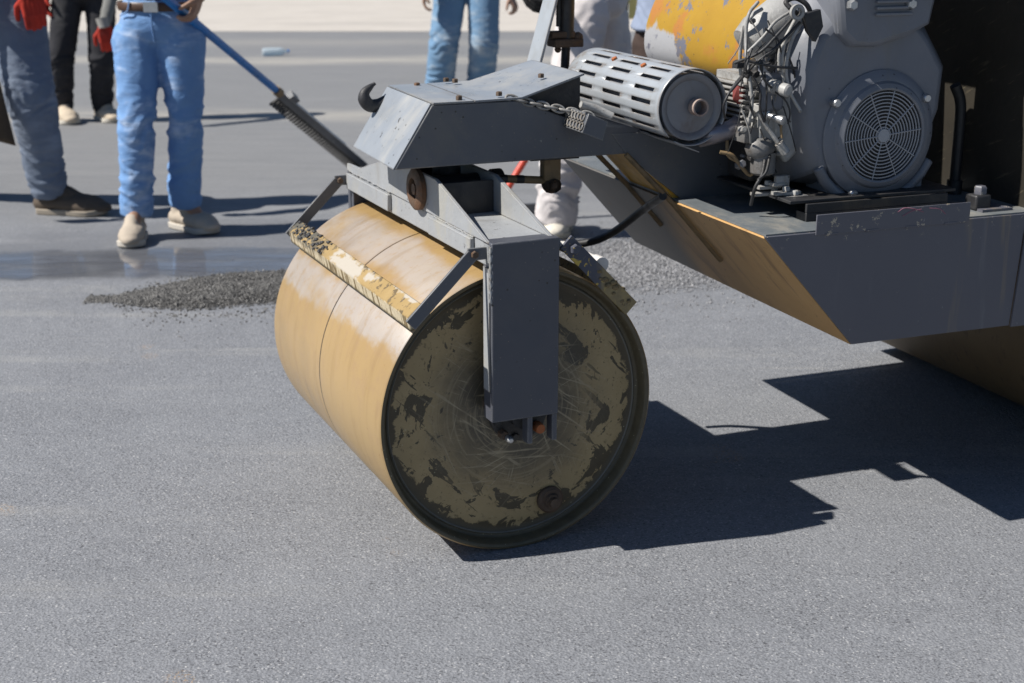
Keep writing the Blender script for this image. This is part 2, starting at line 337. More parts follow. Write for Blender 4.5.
def face_mat():
    t = NT('peeled_drum_end_plate'); X, Y, Z = t.xyz()
    r = t.math('SQRT', t.math('ADD', t.math('MULTIPLY', X, X), t.math('MULTIPLY', Z, Z)))
    th = t.math('ARCTAN2', X, Z)
    cmb = t.n.new('ShaderNodeCombineXYZ'); t.link(t.math('MULTIPLY', th, .28), cmb.inputs[0]); t.link(r, cmb.inputs[1]); pol = cmb.outputs[0]
    tan = t.mix(t.noise(14, 6, .65), (.28,.20,.088), (.40,.30,.155)); tan = t.mix(t.step(t.noise(70, 4, .7), .55, .7), tan, (.17,.125,.06))
    brown = t.mix(t.noise(30, 4), (.028,.022,.012), (.055,.043,.022))
    # dark smears dragged round the plate, densest near the rim
    def polar(ka, kr, off=0):
        q = t.n.new('ShaderNodeCombineXYZ'); t.link(t.math('MULTIPLY', t.math('COSINE', th), ka), q.inputs[0]); t.link(t.math('MULTIPLY', t.math('SINE', th), ka), q.inputs[1]); t.link(t.math('ADD', t.math('MULTIPLY', r, kr), off), q.inputs[2]); return q.outputs[0]
    e1 = t.math('ADD', r, t.math('MULTIPLY', t.math('SUBTRACT', t.noise(1, 5, .7, .3, src=polar(5.5, 14)), .5), .075))
    m = t.step(e1, .298, .305)
    sm1 = t.noise(1, 5, .6, .5, src=polar(2.6, 17, 3.1)); sm2 = t.noise(1, 5, .68, .6, src=polar(6.0, 30, 9.0))
    near = t.step(r, .13, .27)
    k1 = t.step(t.math('ADD', sm1, t.math('MULTIPLY', t.math('SUBTRACT', near, 1.0), .12)), .535, .552)
    k2 = t.step(t.math('ADD', sm2, t.math('MULTIPLY', t.math('SUBTRACT', near, 1.0), .08)), .590, .605)
    k3 = t.step(t.noise(1, 3, .5, .9, src=t.aniso((40, 1, 7), .7)), .655, .67)
    m = t.math('MAXIMUM', m, t.math('MAXIMUM', k1, t.math('MAXIMUM', k2, t.math('MULTIPLY', k3, near))))
    c = t.mix(t.math('MULTIPLY', m, .92), tan, brown)
    dark = t.math('SUBTRACT', 1.0, t.step(t.math('ADD', r, t.math('MULTIPLY', t.math('SUBTRACT', t.noise(9, 6, .7), .5), .16)), .10, .275))
    cen = t.mix(t.noise(16, 5, .7), (.026,.025,.022), (.075,.066,.048))
    c = t.mix(t.math('MULTIPLY', dark, .94), c, cen)
    c = t.mix(t.math('MULTIPLY', t.math('MULTIPLY', t.step(r, .26, .08), t.step(t.noise(30, 6, .78), .48, .66)), .40), c, (.27,.215,.125))
    # fine scratches: some following the rotation, some straight across
    circ = t.math('MULTIPLY', t.step(t.noise(1, 2, .5, .1, src=polar(1.3, 170)), .54, .62), t.step(r, .27, .12))
    c = t.mix(t.math('MULTIPLY', circ, .33), c, (.36,.30,.19))
    for rt, kx in ((.4, 120), (1.5, 95), (2.4, 140), (.9, 110), (2.0, 125), (2.9, 105), (1.2, 150)):
        ln = t.noise(1, 2, .5, .25, src=t.aniso((kx, 1, 4.5), rt, (rt*3, 0, rt)))
        ln = t.math('MULTIPLY', t.math('MULTIPLY', t.step(ln, .63, .665), t.step(t.noise(7, 3, .6, src=t.mapping((1,1,1), (rt, rt, kx))), .47, .60)), t.step(r, .29, .14)); c = t.mix(t.math('MULTIPLY', ln, .55), c, (.38,.32,.21))
    rim = t.step(r, .318, .322)
    c = t.mix(rim, c, t.mix(t.noise(40, 4), (.05,.042,.024), (.13,.105,.06)))
    bead = t.math('SUBTRACT', 1.0, t.step(t.math('ABSOLUTE', t.math('SUBTRACT', r, .3195)), .001, .004)); c = t.mix(t.math('MULTIPLY', bead, .6), c, (.20,.20,.18))
    sp = t.math('MULTIPLY', t.math('LESS_THAN', t.voro(55), .07), t.step(r, .1, .3)); c = t.mix(t.math('MULTIPLY', sp, .8), c, (.42,.38,.25))
    t.set('Base Color', c); t.set('Roughness', t.mix(dark, (.5,)*3, (.38,)*3)); t.bump(t.math('ADD', t.math('MULTIPLY', m, -.6), t.noise(60, 4)), .25, .002); return t.m
M_FACE = face_mat()
def bar_mat():
    t = NT('scraper_bar_flaking_cream'); X, Y, Z = t.xyz()
    top = t.mix(t.noise(18, 5, .6), (.26,.165,.05), (.38,.27,.12)); top = t.mix(t.step(t.noise(30, 5, .7), .54, .60), top, (.12,.085,.04))
    top = t.mix(t.step(t.noise(12, 4, .6, src=t.mapping((1,.5,1),(.2,.4,0))), .55, .62), top, (.40,.36,.30))
    drip = t.noise(1.0, 3, .6, .25, src=t.mapping((14, 62, 9)))
    fr = t.mix(t.step(drip, .42, .52), (.16,.11,.045), (.52,.44,.30)); fr = t.mix(t.step(t.noise(60, 4, .7), .60, .66), fr, (.20,.14,.06))
    edge = t.math('ADD', Z, t.math('MULTIPLY', t.math('SUBTRACT', t.noise(50, 3, .6), .5), .010))
    fr = t.mix(t.step(edge, .598, .590), fr, (.09,.07,.03))
    c = t.mix(t.step(edge, .617, .622), fr, top)
    c = t.mix(t.math('MULTIPLY', t.step(Y, .55, .8), t.math('MULTIPLY', t.step(Z, .60, .62), t.step(t.noise(40, 5, .7), .44, .50))), c, (.075,.07,.055))
    t.set('Base Color', c); t.set('Roughness', .75); t.bump(t.noise(60, 4), .5, .004); return t.m
M_BAR = bar_mat()
def tank_mat():
    t = NT('yellow_tank_worn_to_grey')
    n = t.noise(4.2, 6, .62, .3, src=t.mapping((1,1,1), (.35,.1,.42)))
    c = t.mix(t.noise(12, 5, .6), (.30,.165,.012), (.40,.235,.016)); c = t.mix(t.step(t.noise(8, 5, .6), .55, .65), c, (.38,.16,.03))
    X, Y, Z = t.xyz(); low = t.math('MULTIPLY', t.step(Z, 1.26, 1.08), t.step(Y, .22, .52)); k = t.math('ADD', t.math('MULTIPLY', n, .6), t.math('MULTIPLY', low, .40))
    c = t.mix(t.step(k, .52, .56), c, (.33,.33,.34)); c = t.mix(t.step(t.noise(13, 5, .7), .57, .61), c, (.14,.14,.17)); c = t.mix(t.step(t.noise(70, 3, .7), .68, .7), c, (.05,.04,.03))
    t.set('Base Color', c); t.set('Roughness', .5); t.bump(t.noise(50, 4), .2, .003); return t.m
M_TANK = tank_mat()
def black_panel():
    t = NT('scratched_black_panel')
    c = t.mix(t.noise(8, 6, .7), (.014,.013,.012), (.050,.043,.032))
    c = t.mix(t.math('MULTIPLY', t.step(t.noise(10, 4, .6, src=t.aniso((1, 1.0, 9), .45, ax=0)), .60, .70), .5), c, (.16,.135,.085))
    t.set('Base Color', c); t.set('Roughness', .45); t.bump(t.noise(60, 4), .2, .003); return t.m
M_BLACK = black_panel()
def denim(name, lo, hi, fade, am=.75):
    t = NT(name); n1 = t.noise(6, 6, .65); c = t.mix(n1, lo, hi)
    cr = t.noise(1, 5, .65, .5, src=t.mapping((6, 6, 17))); big = t.noise(3.2, 4, .6, src=t.mapping((1,1,.45), (.3,.2,.6)))
    k = t.math('ADD', t.math('MULTIPLY', cr, .55), t.math('MULTIPLY', big, .6))
    c = t.mix(t.math('MULTIPLY', t.step(k, .56, .78), am), c, fade)
    c = t.mix(t.math('MULTIPLY', t.step(t.noise(40, 5, .75), .58, .70), .3), c, (.18,.17,.18))
    t.set('Base Color', c); t.set('Roughness', .9); t.set('Specular IOR Level', .2)
    b = t.bump(cr, .6, .012); t.bump(t.noise(380, 2), .3, .0015, b); return t.m
def cloth(name, col, var=.25, wear=None, scale=300):
    t = NT(name)
    c = t.mix(t.noise(7, 5, .6), tuple(k*(1-var) for k in col), tuple(min(1, k*(1+var)) for k in col))
    if wear: c = t.mix(t.math('MULTIPLY', t.step(t.noise(5, 5, .6, src=t.mapping((1,1,.5))), .48, .68), .6), c, wear)
    c = t.mix(t.math('MULTIPLY', t.step(t.noise(45, 4, .7), .62, .72), .35), c, (.20,.17,.15))
    t.set('Base Color', c); t.set('Roughness', .9); t.set('Specular IOR Level', .2); t.bump(t.noise(scale, 2), .2, .002); return t.m
M_SKIN = simple('skin', (.30,.17,.11), .55, 0, .12, (.24,.11,.07), .3, 15, .1)
M_HAIR = simple('dark_hair', (.02,.015,.012), .6, 0, .3)

# ------------------------------------------------------------------ ground
def grid_sheet(name, x0, x1, y0, y1, z, mat):
    o = MB().box(x0, x1, y0, y1, z-.3, z).build(name, mat); return tag(o, kind='structure')
grid_sheet('asphalt_road', -150, 150, -60, 18.4, 0, M_ASPH)
grid_sheet('concrete_pavement', -150, 150, 18.4, 240, .006, M_CONC)

# puddle left by the water sprinklers
def puddle():
    t = NT('wet_asphalt'); X, Y, Z = t.xyz()
    n = t.math('SUBTRACT', t.noise(2.2, 5, .6), .5)
    dx = t.math('DIVIDE', X, 1.6); dy = t.math('DIVIDE', Y, .33)
    d = t.math('ADD', t.math('ADD', t.math('MULTIPLY', dx, dx), t.math('MULTIPLY', dy, dy)), t.math('MULTIPLY', n, 1.5))
    a = t.math('SUBTRACT', 1.0, t.step(d, .35, .95)); a = t.math('MULTIPLY', a, t.ramp(t.noise(3.2, 4, .6, src=t.mapping((.7,2.5,1))), [(.35,.35),(.6,1)]))
    t.set('Base Color', (.13,.137,.155)); t.set('Roughness', .08); t.set('IOR', 1.6); t.set('Specular IOR Level', .6); t.set('Alpha', a)
    t.bump(t.noise(25, 3), .02, .002)
    b = MB(); N = 40
    b._add([(1.95*math.cos(k/N*6.2832), .42*math.sin(k/N*6.2832)*(1+.12*math.sin(3*k)), 0) for k in range(N)], [tuple(range(N))])
    o = b.build('puddle', t.m); o.location = at(165, 262, z=.004); o.rotation_euler = (0,0,R(2)); tag(o, kind='structure')
puddle()

# ------------------------------------------------------------------ the road roller
roller = empty('road_roller', MO, YAW)
tag(roller, 'grey and ochre ride-on road roller with scratched steel front drum on fresh asphalt', 'road roller')
RD, WD = .35, .917
# front drum (object origin on its axle at the near rim)
def drum(name, s0, w0, width):
    d = MB().lathe([(RD-.0035, -.0003), (RD, .003), (RD, width-.003), (RD-.0035, width+.0003)], seg=160).build(name, M_DRUM, roller, 60)
    d.location = (s0, w0, RD)
    prof = [(RD-.0036, -.0003), (RD-.010, -.001), (RD-.014, .004), (RD-.018, .026), (RD-.020, .032), (RD-.026, .034), (RD-.031, .029), (RD-.036, .034), (.30, .032), (.27, .030), (.22, .028), (.16, .022), (.09, .018), (.055, .016), (0, .016)]
    f = MB().lathe(prof, seg=160).build('end_plate', M_FACE, d, 60)
    g = MB().lathe([(r, width-t) for r, t in prof], seg=96).build('end_plate', M_FACE, d, 60)
    return d
fd = steered(drum('front_drum', 0, 0, WD))
pl = (.092, .028, .101-RD)
MB().lathe([(.034, .0), (.034, -.008), (.028, -.014), (.020, -.014), (.018, -.022), (.012, -.022), (.012,-.034), (0, -.034)], pl, (0,1,0), 24).build('fill_plug', M_RUSTY, fd)
hub = MB().lathe([(.075, .018), (.075, .006), (.06, 0), (.034, -.002), (.034, -.03), (0, -.03)], seg=40)
for k in range(6): hub.bolt((.062*math.cos(k*1.047+.3), .004, .062*math.sin(k*1.047+.3)), (0,-1,0), .010, .012)
hub.build('hub', M_DARK, fd)
b = MB(); b.lathe([(.013, 0), (.013, -.014), (.011, -.024), (0, -.025)], (.027, -.036, -.028), (0,1,0), 16); b.build('bearing_cap', M_ORANGE, fd)
for c_, r_, h_ in (((-.083, -.004, .035), .016, .028), ((-.05, -.006, -.045), .012, .02), ((-.085,-.012,.058), .009, .03)): MB().bolt(c_, (0,-1,0), r_, h_).build('bolt', M_RUSTY, fd)
for s_ in (-.008, .055): MB().box(s_, s_+.013, -.062, -.03, -.060, .012).build('hub_lug', M_LEG, fd, bevel=.002)
b = MB(); b.lathe([(.009,0),(.009,-.02),(.005,-.025),(0,-.026)], (-.042,-.02,-.052), (0,1,0), 10); b.build('grease_nipple', M_ALU, fd)
rd = drum('rear_drum', 1.948, -.26, 1.34); rd.data.materials[0] = M_RDRUM

# yoke over the front drum
yk = steered(MB().box(-.1, .062, -.062, .975, .722, .776).build('yoke', M_YOKE, roller, bevel=.003))
b = MB().box(-.1, .068, -.068, -.018, .357, .7795); b.build('yoke_leg', M_LEG, yk, bevel=.003)
MB().box(-.1035, -.1005, -.060, -.026, .43, .720).build('sunlit_worn_edge', M_YOKE, yk)  # paler strip paints in the sun's reflection on the worn leg edge
b = MB().box(-.1, .060, .935, .982, .355, .7795); b.build('yoke_leg', M_LEG, yk, bevel=.003)
for (a0, a1) in ((-.1035, -.094), (.050, .0615)):
    poly = [(-.055, .777), (.27, .868), (.60, .868), (.86, .800), (.972, .797), (.972, .777)]
    MB().prism([(w, z) for w, z in poly], a0, a1, 'x').build('web_plate', M_YOKE, yk, bevel=.0015)
for w0, w1 in ((.03, .30), (.60, .955)): MB().box(-.112, -.1005, w0, w1, .728, .772).build('doubler_strip', M_YOKE, yk, bevel=.002)
b = MB()   # weld beads
for w0, w1, z0 in ((.03, .30, .774), (.60, .955, .778)):
    pts = [(-.102+.0008*noise.noise(Vector((i*.7,w0,1))), w0+(w1-w0)*i/60, z0+.003*noise.noise(Vector((i*.37,w0,5)))) for i in range(61)]
    MB().tube(pts, [.0026+.0012*noise.noise(Vector((i*.9,w0,3))) for i in range(61)], 6).build('weld_bead', M_YOKE, yk, 80)
b.tube([(-.101+.001*math.sin(i*2.2), -.064+.001*math.sin(i*3.1), .77-.13*i/18) for i in range(19)], [.0035+.0012*math.sin(i*2.3) for i in range(19)], 6)
b.build('weld_bead', M_YOKE, yk, 80)
for w0 in (.27, .59): MB().box(-.093, .049, w0, w0+.01, .777, .855).build('diaphragm', M_DARK, yk)
b = MB().lathe([(.052, .0), (.052, .012), (.044, .018), (.028, .018), (.026, .006), (.014, .006), (.014, .016), (0, .016)], (-.1045, .378, .826), (-1,0,0), 40); b.build('pivot_flange', M_RUSTY, yk)
b = MB().lathe([(.030, 0), (.030, .19), (.036, .19), (.036, .215), (.02, .22), (0,.22)], (-.10, .378, .826), (1,0,0), 32); b.build('pivot_pin', M_DARK, yk)
# gooseneck arm
prof = [(-.2, .899), (-.105, 1.048), (.115, 1.048), (.30, .978), (.62, .955), (.80, .955), (.80, .776), (.74, .776), (.46, .902), (.40, .903)]
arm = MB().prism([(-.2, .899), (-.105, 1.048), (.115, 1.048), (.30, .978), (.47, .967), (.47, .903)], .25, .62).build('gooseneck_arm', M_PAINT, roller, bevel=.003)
b = MB().prism([(.40, .9015), (.36, .955), (.80, .953), (.80, .777), (.56, .777)], .2475, .2575); b.build('neck_plate', M_PAINT, arm, bevel=.0015)
b = MB().prism([(.471, .9025), (.471, .955), (.80, .953), (.80, .777), (.56, .777), (.42, .902)], .515, .525); b.build('neck_plate', M_TAN, arm, bevel=.0015)
b = MB().prism([(.424, .9005), (.543, .777), (.56, .777), (.444, .9005)], .258, .5145); b.build('inner_plate', M_YELLOW, arm)
for w0 in (.243, .512):
    b = MB()
    p0 = Vector((.398, w0, .902)); p1 = Vector((.530, w0, .772)); p2 = Vector((.68, w0, .606)) if w0 < .3 else Vector((.64, w0, .650))
    b.tube([p0, p1, p2], .007, 6); b.build('edge_rib', M_TAN, arm)
b = MB()
# front face cover and top covers, dusty paint lightened for the sun
n = Vector((-.149, 0, .095)).normalized()
b._add([(-.2+n.x*.004, .252, .899+n.z*.004-.001), (-.2+n.x*.004, .618, .899+n.z*.004-.001), (-.105+n.x*.004, .618, 1.05), (-.105+n.x*.004, .252, 1.05)]+[(-.2, .252, .899), (-.2, .618, .899), (-.105, .618, 1.049), (-.105, .252, 1.049)], [(0,1,2,3),(0,4,5,1),(0,3,7,4),(1,5,6,2),(4,7,6,5)])
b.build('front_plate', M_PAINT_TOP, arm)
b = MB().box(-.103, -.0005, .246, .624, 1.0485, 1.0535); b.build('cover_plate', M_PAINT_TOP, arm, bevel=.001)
b = MB()
b._add([(.0015, .246, 1.0485), (.0015, .624, 1.0485), (.12, .624, 1.051), (.29, .61, 1.100), (.29, .262, 1.100), (.12, .246, 1.051),
        (.0015, .246, 1.0535), (.0015, .624, 1.0535), (.12, .624, 1.056), (.29, .61, 1.105), (.29, .262, 1.105), (.12, .246, 1.056)],
       [(0,1,2,5), (5,2,3,4), (6,11,8,7), (11,10,9,8), (0,6,7,1), (1,7,8,2), (2,8,9,3), (3,9,10,4), (4,10,11,5), (5,11,6,0)])
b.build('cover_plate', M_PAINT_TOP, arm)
MB().prism([(.13, 1.0485), (.285, 1.096), (.285, .985)], .275, .60).build('gap_shade_filler', M_DARK, arm)  # dark filler standing for the shaded gap under the raised cover
for q, w in (((459, 98), .27), ((499, 94), .27), ((417, 85), .59), ((446, 80), .59), ((455, 81), .56), ((541,76),.35)):
    p = mp(*q, w); b = MB().bolt((p.x, w, p.z-.004), (0,0,1), .008, .010); b.build('bolt', M_RUSTY, arm)
b = MB()   # tow hook on the front corner
c0 = mp(373, 98, .60)
hk = [(0.03,0,-.012), (.005,0,-.022), (-.022,0,-.022), (-.038,0,-.004), (-.036,0,.018), (-.018,0,.034), (-.004,0,.044)]
b.tube(curve([(c0.x+x*.85+.01, .60, c0.z+z*.85) for x, y, z in hk], 5), [.017*(1-.0*i)*(1 if i < 16 else max(.3, 1-(i-16)*.06)) for i in range(31)], 12); b.build('tow_hook', M_DARK, arm)
# chain and tread bracket along the arm's near top edge
b = MB(); ch = []
for i in range(11):
    t_ = i/10; p = Vector((.10+.190*t_, .256-.020*t_, 1.052-.046*t_)); ch.append(p)
for i, p in enumerate(ch):
    d = Vector((.190, -.020, -.046)).normalized(); s_ = Vector((0,1,0)) if i % 2 else Vector((0,.3,1)).normalized()
    ring = [p+d*.017*math.cos(a)+s_*.0085*math.sin(a) for a in [k*6.2832/14 for k in range(14)]]
    b.tube(ring, .0034, 6, closed=True)
b.build('chain', M_ENGL, arm, 80)
q0 = Vector((.185, 0, .995)); 
bq = [mp(x, y, .135) for x, y in ((589, 113.5), (608, 122), (603, 141), (582, 133))]
MB().prism([(p.x, p.z) for p in bq], .135, .246).build('tread_bracket', M_PAINT, arm, bevel=.0015)
b = MB()
eu = (bq[0]-bq[3]); en = Vector((-eu.z, 0, eu.x)).normalized(); en = en if en.x < 0 else -en; eL = eu.length; eu.normalize()
for i in range(6):
    for j in range(2):
        c_ = bq[3]+eu*(eL*(.28+.44*j))+en*.002+Vector((0, .012+i*.0185+(j % 2)*.009, 0))
        b.tube([c_+eu*.0095*math.cos(k*1.0472)+Vector((0,1,0))*.0095*math.sin(k*1.0472) for k in range(6)], .0021, 5, closed=True)
b.build('tread_grip', M_ENGL, arm, 80)
# steering rod
b = MB().tube([(.07, .35, .846), (.225, .35, .830)], .010, 12); st = b.build('steering_rod', M_TAN, roller)
b = MB().tube([(.09, .35, .8435), (.12, .35, .841)], .0107, 12).tube([(.145, .35, .838), (.165,.35,.8365)], .0107, 12); b.build('paint_band', M_DARK, st)
b = MB().ball((.242, .35, .818), .026, 2, (1,1,.9)).lathe([(.010,0),(.010,.05),(0,.05)], (.242,.325,.818), (0,1,0), 8).lathe([(.017,0),(.017,.008),(0,.008)], (.242,.322,.818),(0,1,0),6); b.build('ball_joint', M_RUSTY, st)
b = MB().box(.215, .262, .335, .365, .83, .90); b.build('joint_bracket', M_TAN, st, bevel=.003)
b = MB().box(.17, .30, .31, .40, .888, .8985); b.build('mount_plate', M_DARK, arm)
b = MB().lathe([(.036, 0), (.036, .075), (.05, .078), (.05, .1), (0, .1)], (-.012, .43, .80), (0,0,1), 32); b.build('king_pin', M_DARK, arm)
# scrapers
b = MB().prism([(-.287, .622), (-.279, .586), (-.2555, .600), (-.252, .650)], -.028, .955)
fs = steered(b.build('front_scraper', M_BAR, roller, bevel=.004))
b = MB()
for i in range(60):   # crust of dried asphalt
    w = random.uniform(.62, .94); t_ = random.random(); b.ball((-.287+.035*t_, w, .622+.028*t_+.001), random.uniform(.003, .008), 1, (1,1.2,.6))
b.build('dried_asphalt', M_DARK, fs, 80)
def strip(p, q, wid, th, w0, name, mat, par, ext=0):
    p, q = Vector((p[0], 0, p[1])), Vector((q[0], 0, q[1])); d = (q-p).normalized(); n = Vector((-d.z, 0, d.x))*wid/2
    pts = [p-n-d*ext, p+n-d*ext, q+n+d*ext, q-n+d*ext]
    return MB().prism([(v.x, v.z) for v in pts], w0, w0+th).build(name, mat, par, bevel=.0015)
for w0 in (-.04, .957):
    a_ = strip((-.132, .752), (-.283, .604), .030, .008, w0, 'scraper_arm', M_PAINT, fs)
    MB().box(-.145, -.098, w0+.0005, w0+.0075, .738, .766).build('tab', M_PAINT, a_, bevel=.001)
    MB().bolt((-.130, w0, .752), (0,-1,0), .009, .008).build('bolt', M_RUSTY, a_)
b = MB().prism([(.285, .585), (.262, .565), (.225, .612), (.245, .640)], -.02, .955); rs = steered(b.build('rear_scraper', M_BAR, roller, bevel=.003))
for w0 in (-.042, .957):
    a_ = strip((.105, .752), (.262, .592), .040, .008, w0, 'scraper_arm', M_CHIP, rs, .012)
    MB().bolt((.118, w0, .742), (0,-1,0), .013, .012).build('bolt', M_CHIP, a_)
b = MB(); strip_ = random.Random(4)
for i in range(46):
    t_ = strip_.random()**.7; cx_ = .150+.115*t_+strip_.uniform(-.008,.008); cz_ = .708-.118*t_+strip_.uniform(-.010,.016)
    b.ball((cx_, -.043+strip_.uniform(-.002,.010), cz_), strip_.uniform(.003, .009), 1, (1.3,.5,.9))
b.build('caked_asphalt', simple('caked_tan_crust', (.20,.15,.075), .85, 0, .4, (.04,.035,.03), .7, 60, .5), rs, 80)
b = MB().tube([(.205, -.005, .690), (.205, .93, .690)], .0135, 16).tube([(.205, -.012, .690), (.205, .022, .690)], .0175, 16); steered(b.build('sprinkler_pipe', M_PIPE, roller))
b = MB()
hs = curve([mp(520, 228, .66), mp(556, 241, .64), mp(585, 243, .60), mp(612, 233, .54), mp(642, 211, .40), mp(663, 196, .235)], 8)
b.tube(hs, .011, 10); b.build('hose', M_RUBBER, roller)

# chassis
ch = MB().prism([(.532, .776), (.786, .494), (1.245, .494), (1.265, .776)], -.215, -.208).build('chassis_side_panel', M_PANEL, roller, bevel=.0015)
b = MB().prism([(1.2685, .776), (1.2485, .491), (2.9, .475), (2.9, .776)], -.219, -.212); b.build('rear_side_panel', M_PANEL, roller, bevel=.0015)
b = MB().prism([(.532, .776), (.786, .494), (2.9, .475), (2.9, .776)], .975, .982); b.build('far_side_panel', M_PANEL, roller)
b = MB()
b._add([(.535, -.2075, .771), (.535, .9745, .771), (.787, .9745, .492), (.787, -.2075, .492), (.543, -.2075, .7738), (.543, .9745, .7738), (.795, .9745, .496), (.795, -.2075, .496)],
       [(0,3,2,1), (4,5,6,7), (0,1,5,4), (3,7,6,2), (0,4,7,3), (1,2,6,5)])
b.build('sloped_belly_plate', M_SLOPE, roller)
M_DECK = simple('deck_plate_dusty_blue_grey', (.13,.145,.155), .45, 0, .2, (.40,.36,.29), .5, 10, .2)
dk = MB().box(.540, 1.296, -.2075, .9745, .7745, .7795).build('deck_plate', M_DECK, roller)
b = MB().box(1.31, 2.9, -.211, .9745, .7745, .7795); b.build('rear_deck_plate', M_DECK, roller)
MB().box(.665, 1.092, -.2195, -.2155, .770, .818).build('lip_plate', M_PANEL, dk, bevel=.001)
for i in range(4):
    MB().tube([(.69+i*.11, -.2175, .7715), (.725+i*.11, -.2175, .7715)], .0035, 6).build('weld_bead', M_PANEL, dk)
chk = simple('pink_chalk', (.26,.11,.15), .9, 0, .3)
for pts in ([(898,207),(905,203),(915,204),(924,207)], [(903,211),(912,206),(922,204)], [(930,203),(940,204),(946,209)]):
    MB().tube(curve([Vector((mp(x, y, -.2196).x, -.2196, mp(x, y, -.2196).z-.012)) for x, y in pts], 6), .0012, 5).build('chalk_mark', chk, dk)
# engine base rails
b = MB().box(.70, 1.10, -.12, -.075, .7796, .800).box(.70, 1.10, -.12, -.112, .8005, .822).box(.66, 1.13, -.11, .30, .8225, .830)
b.build('engine_mount_rail', M_DARK, dk, bevel=.001)
MB().box(1.155, 1.20, -.16, -.115, .7797, .818).build('rubber_mount', M_DARK, dk, bevel=.005)
b = MB().box(1.16, 1.25, -.18, -.10, .7797, .786).bolt((1.18,-.14,.818), (0,0,1), .016, .02); b.build('mount_plate', M_PANEL, dk)

# black cowl behind the engine and an unseen shelf added above to shade it
b = MB().box(1.297, 1.306, -.192, .90, .776, 1.62); b.build('black_cowl_panel', M_BLACK, roller)
b = MB().box(.93, 1.75, -.20, .60, 1.56, 1.60).box(.93, .94, -.20, .60, 1.45, 1.559); b.build('shade_shelf', M_PAINT, roller, bevel=.003)
b = MB().prism([(1.76, .776), (1.76, 1.15), (2.5, 1.15), (2.5, .776)], -.1, .8).box(2.05, 2.5, .1, .6, 1.151, 1.25).box(2.42, 2.52, .1, .6, 1.251, 1.65); b.build('operator_seat', M_RUBBER, roller, bevel=.02)
b = MB().tube(curve([(1.225, .05, 1.06), (1.245, .05, 1.02), (1.25, .05, .96), (1.25, .05, .80)], 6), .014, 12).tube([(1.25,.05,.815),(1.25,.05,.78)], .020, 12); b.build('drain_hose', M_RUBBER, roller)

# tank
tp = curve([(0, 0, 1.375), (-.08, 0, 1.365), (-.16, 0, 1.335), (-.23, 0, 1.27), (-.27, 0, 1.19), (-.282, 0, 1.12), (-.270, 0, 1.075), (-.235, 0, 1.045), (-.16, 0, 1.035), (0, 0, 1.035)], 6)
tk = MB().prism([(p.x, p.z) for p in tp]+[(.12, 1.04), (.12, 1.37)], 0, .62).build('fuel_tank', M_TANK, roller, 40, bevel=.006)
tk.location = (1.012, .22, 0)
MB().box(-.20, .12, .02, .54, .80, 1.03).build('tank_cradle', M_DARK, tk)

# steering post, hydraulic column
p0 = mp(533, 62, .675); p1 = mp(549, 0, .675); d = (p1-p0)
p0 = p0-d*.30; p2 = p0+d*1.9; b = MB(); hw = .046
pv = []
for dx in (0, .008):
    for p_, k_ in ((p0, 1), (p2, .92)): pv += [p_+Vector((dx, -hw*k_, 0)), p_+Vector((dx, hw*k_, 0))]
b._add(pv, [(0,1,3,2), (4,6,7,5), (0,2,6,4), (1,5,7,3), (0,4,5,1), (2,3,7,6)])
b.build('steering_post', M_SHROUD, roller, bevel=.0015)
c1 = mp(563, 70, .67); c2 = mp(566, 45, .67); c3 = mp(567, 0, .67)
cy = MB().tube([c2, c3+(c3-c2)*1.2], .021, 20).tube([c2+Vector((-.022,0,.05)), c3+Vector((-.022,0,.14))], .008, 8).build('hydraulic_column', M_RUBBER, roller)
MB().tube([c1-Vector((0,0,.12)), c2], .012, 16).build('rod', M_DARK, cy)
b = MB().box(c2.x-.045, c2.x+.04, .64, .70, c2.z-.004, c2.z+.018).box(c2.x-.05, c2.x+.02, .65, .69, c2.z+.0185, c2.z+.038).ball((c2.x+.03, .66, c2.z+.02), .018, 1).ball((c2.x-.028, .66, c2.z-.01), .012, 1); b.build('clamp', M_RUSTY, cy, bevel=.004)

# muffler with slotted heat shield
mn = mp(693, 107.5, .05); ML = .59
mf = MB().lathe([(0, .014), (.062, .014), (.066, .010), (.074, .006), (.079, .006), (.080, .012), (.077, .016), (.077, ML-.03), (0, ML-.03)], (0,0,0), (0,1,0), 64).build('muffler', M_CAN, roller)
mf.location = (mn.x, .05, mn.z)
MB().lathe([(.0205, .012), (.0205, -.014), (.0165, -.014), (.0165, .02), (0,.02)], (.014, 0, .0), (0,1,0), 28).build('tail_pipe', simple('pale_burnt_pipe', (.36,.28,.24), .6, .1, .25, (.16,.08,.05), .6, 30, .3), mf)
def heat_shield():
    b = MB(); RS = .0915; nslot = 18; a0, a1 = R(-118), R(228); NA = nslot*6
    rows = [(.045, .150), (.215, .320), (.385, .490)]
    ts = sorted({0, .008, ML-.03} | {v for r in rows for v in r}); ts = [t for t in ts if t <= ML-.03]
    vv = {}
    def V(i, j):
        if (i, j) not in vv:
            th = a0+(a1-a0)*i/NA; r_ = RS
            vv[(i, j)] = b.bm.verts.new((r_*math.cos(th), ts[j], r_*math.sin(th)))
        return vv[(i, j)]
    for j in range(len(ts)-1):
        mid = (ts[j]+ts[j+1])/2; inrow = any(r[0] < mid < r[1] for r in rows)
        for i in range(NA):
            if inrow and i % 6 in (0, 1): 
                continue
            b.bm.faces.new((V(i, j), V(i+1, j), V(i+1, j+1), V(i, j+1)))
    o = b.build('heat_shield', M_SHROUD, mf, 60); m = o.modifiers.new('s', 'SOLIDIFY'); m.thickness = .0022
    return o
heat_shield()
b = MB(); e = Vector((.0915*math.cos(R(-118)), 0, .0915*math.sin(R(-118))))
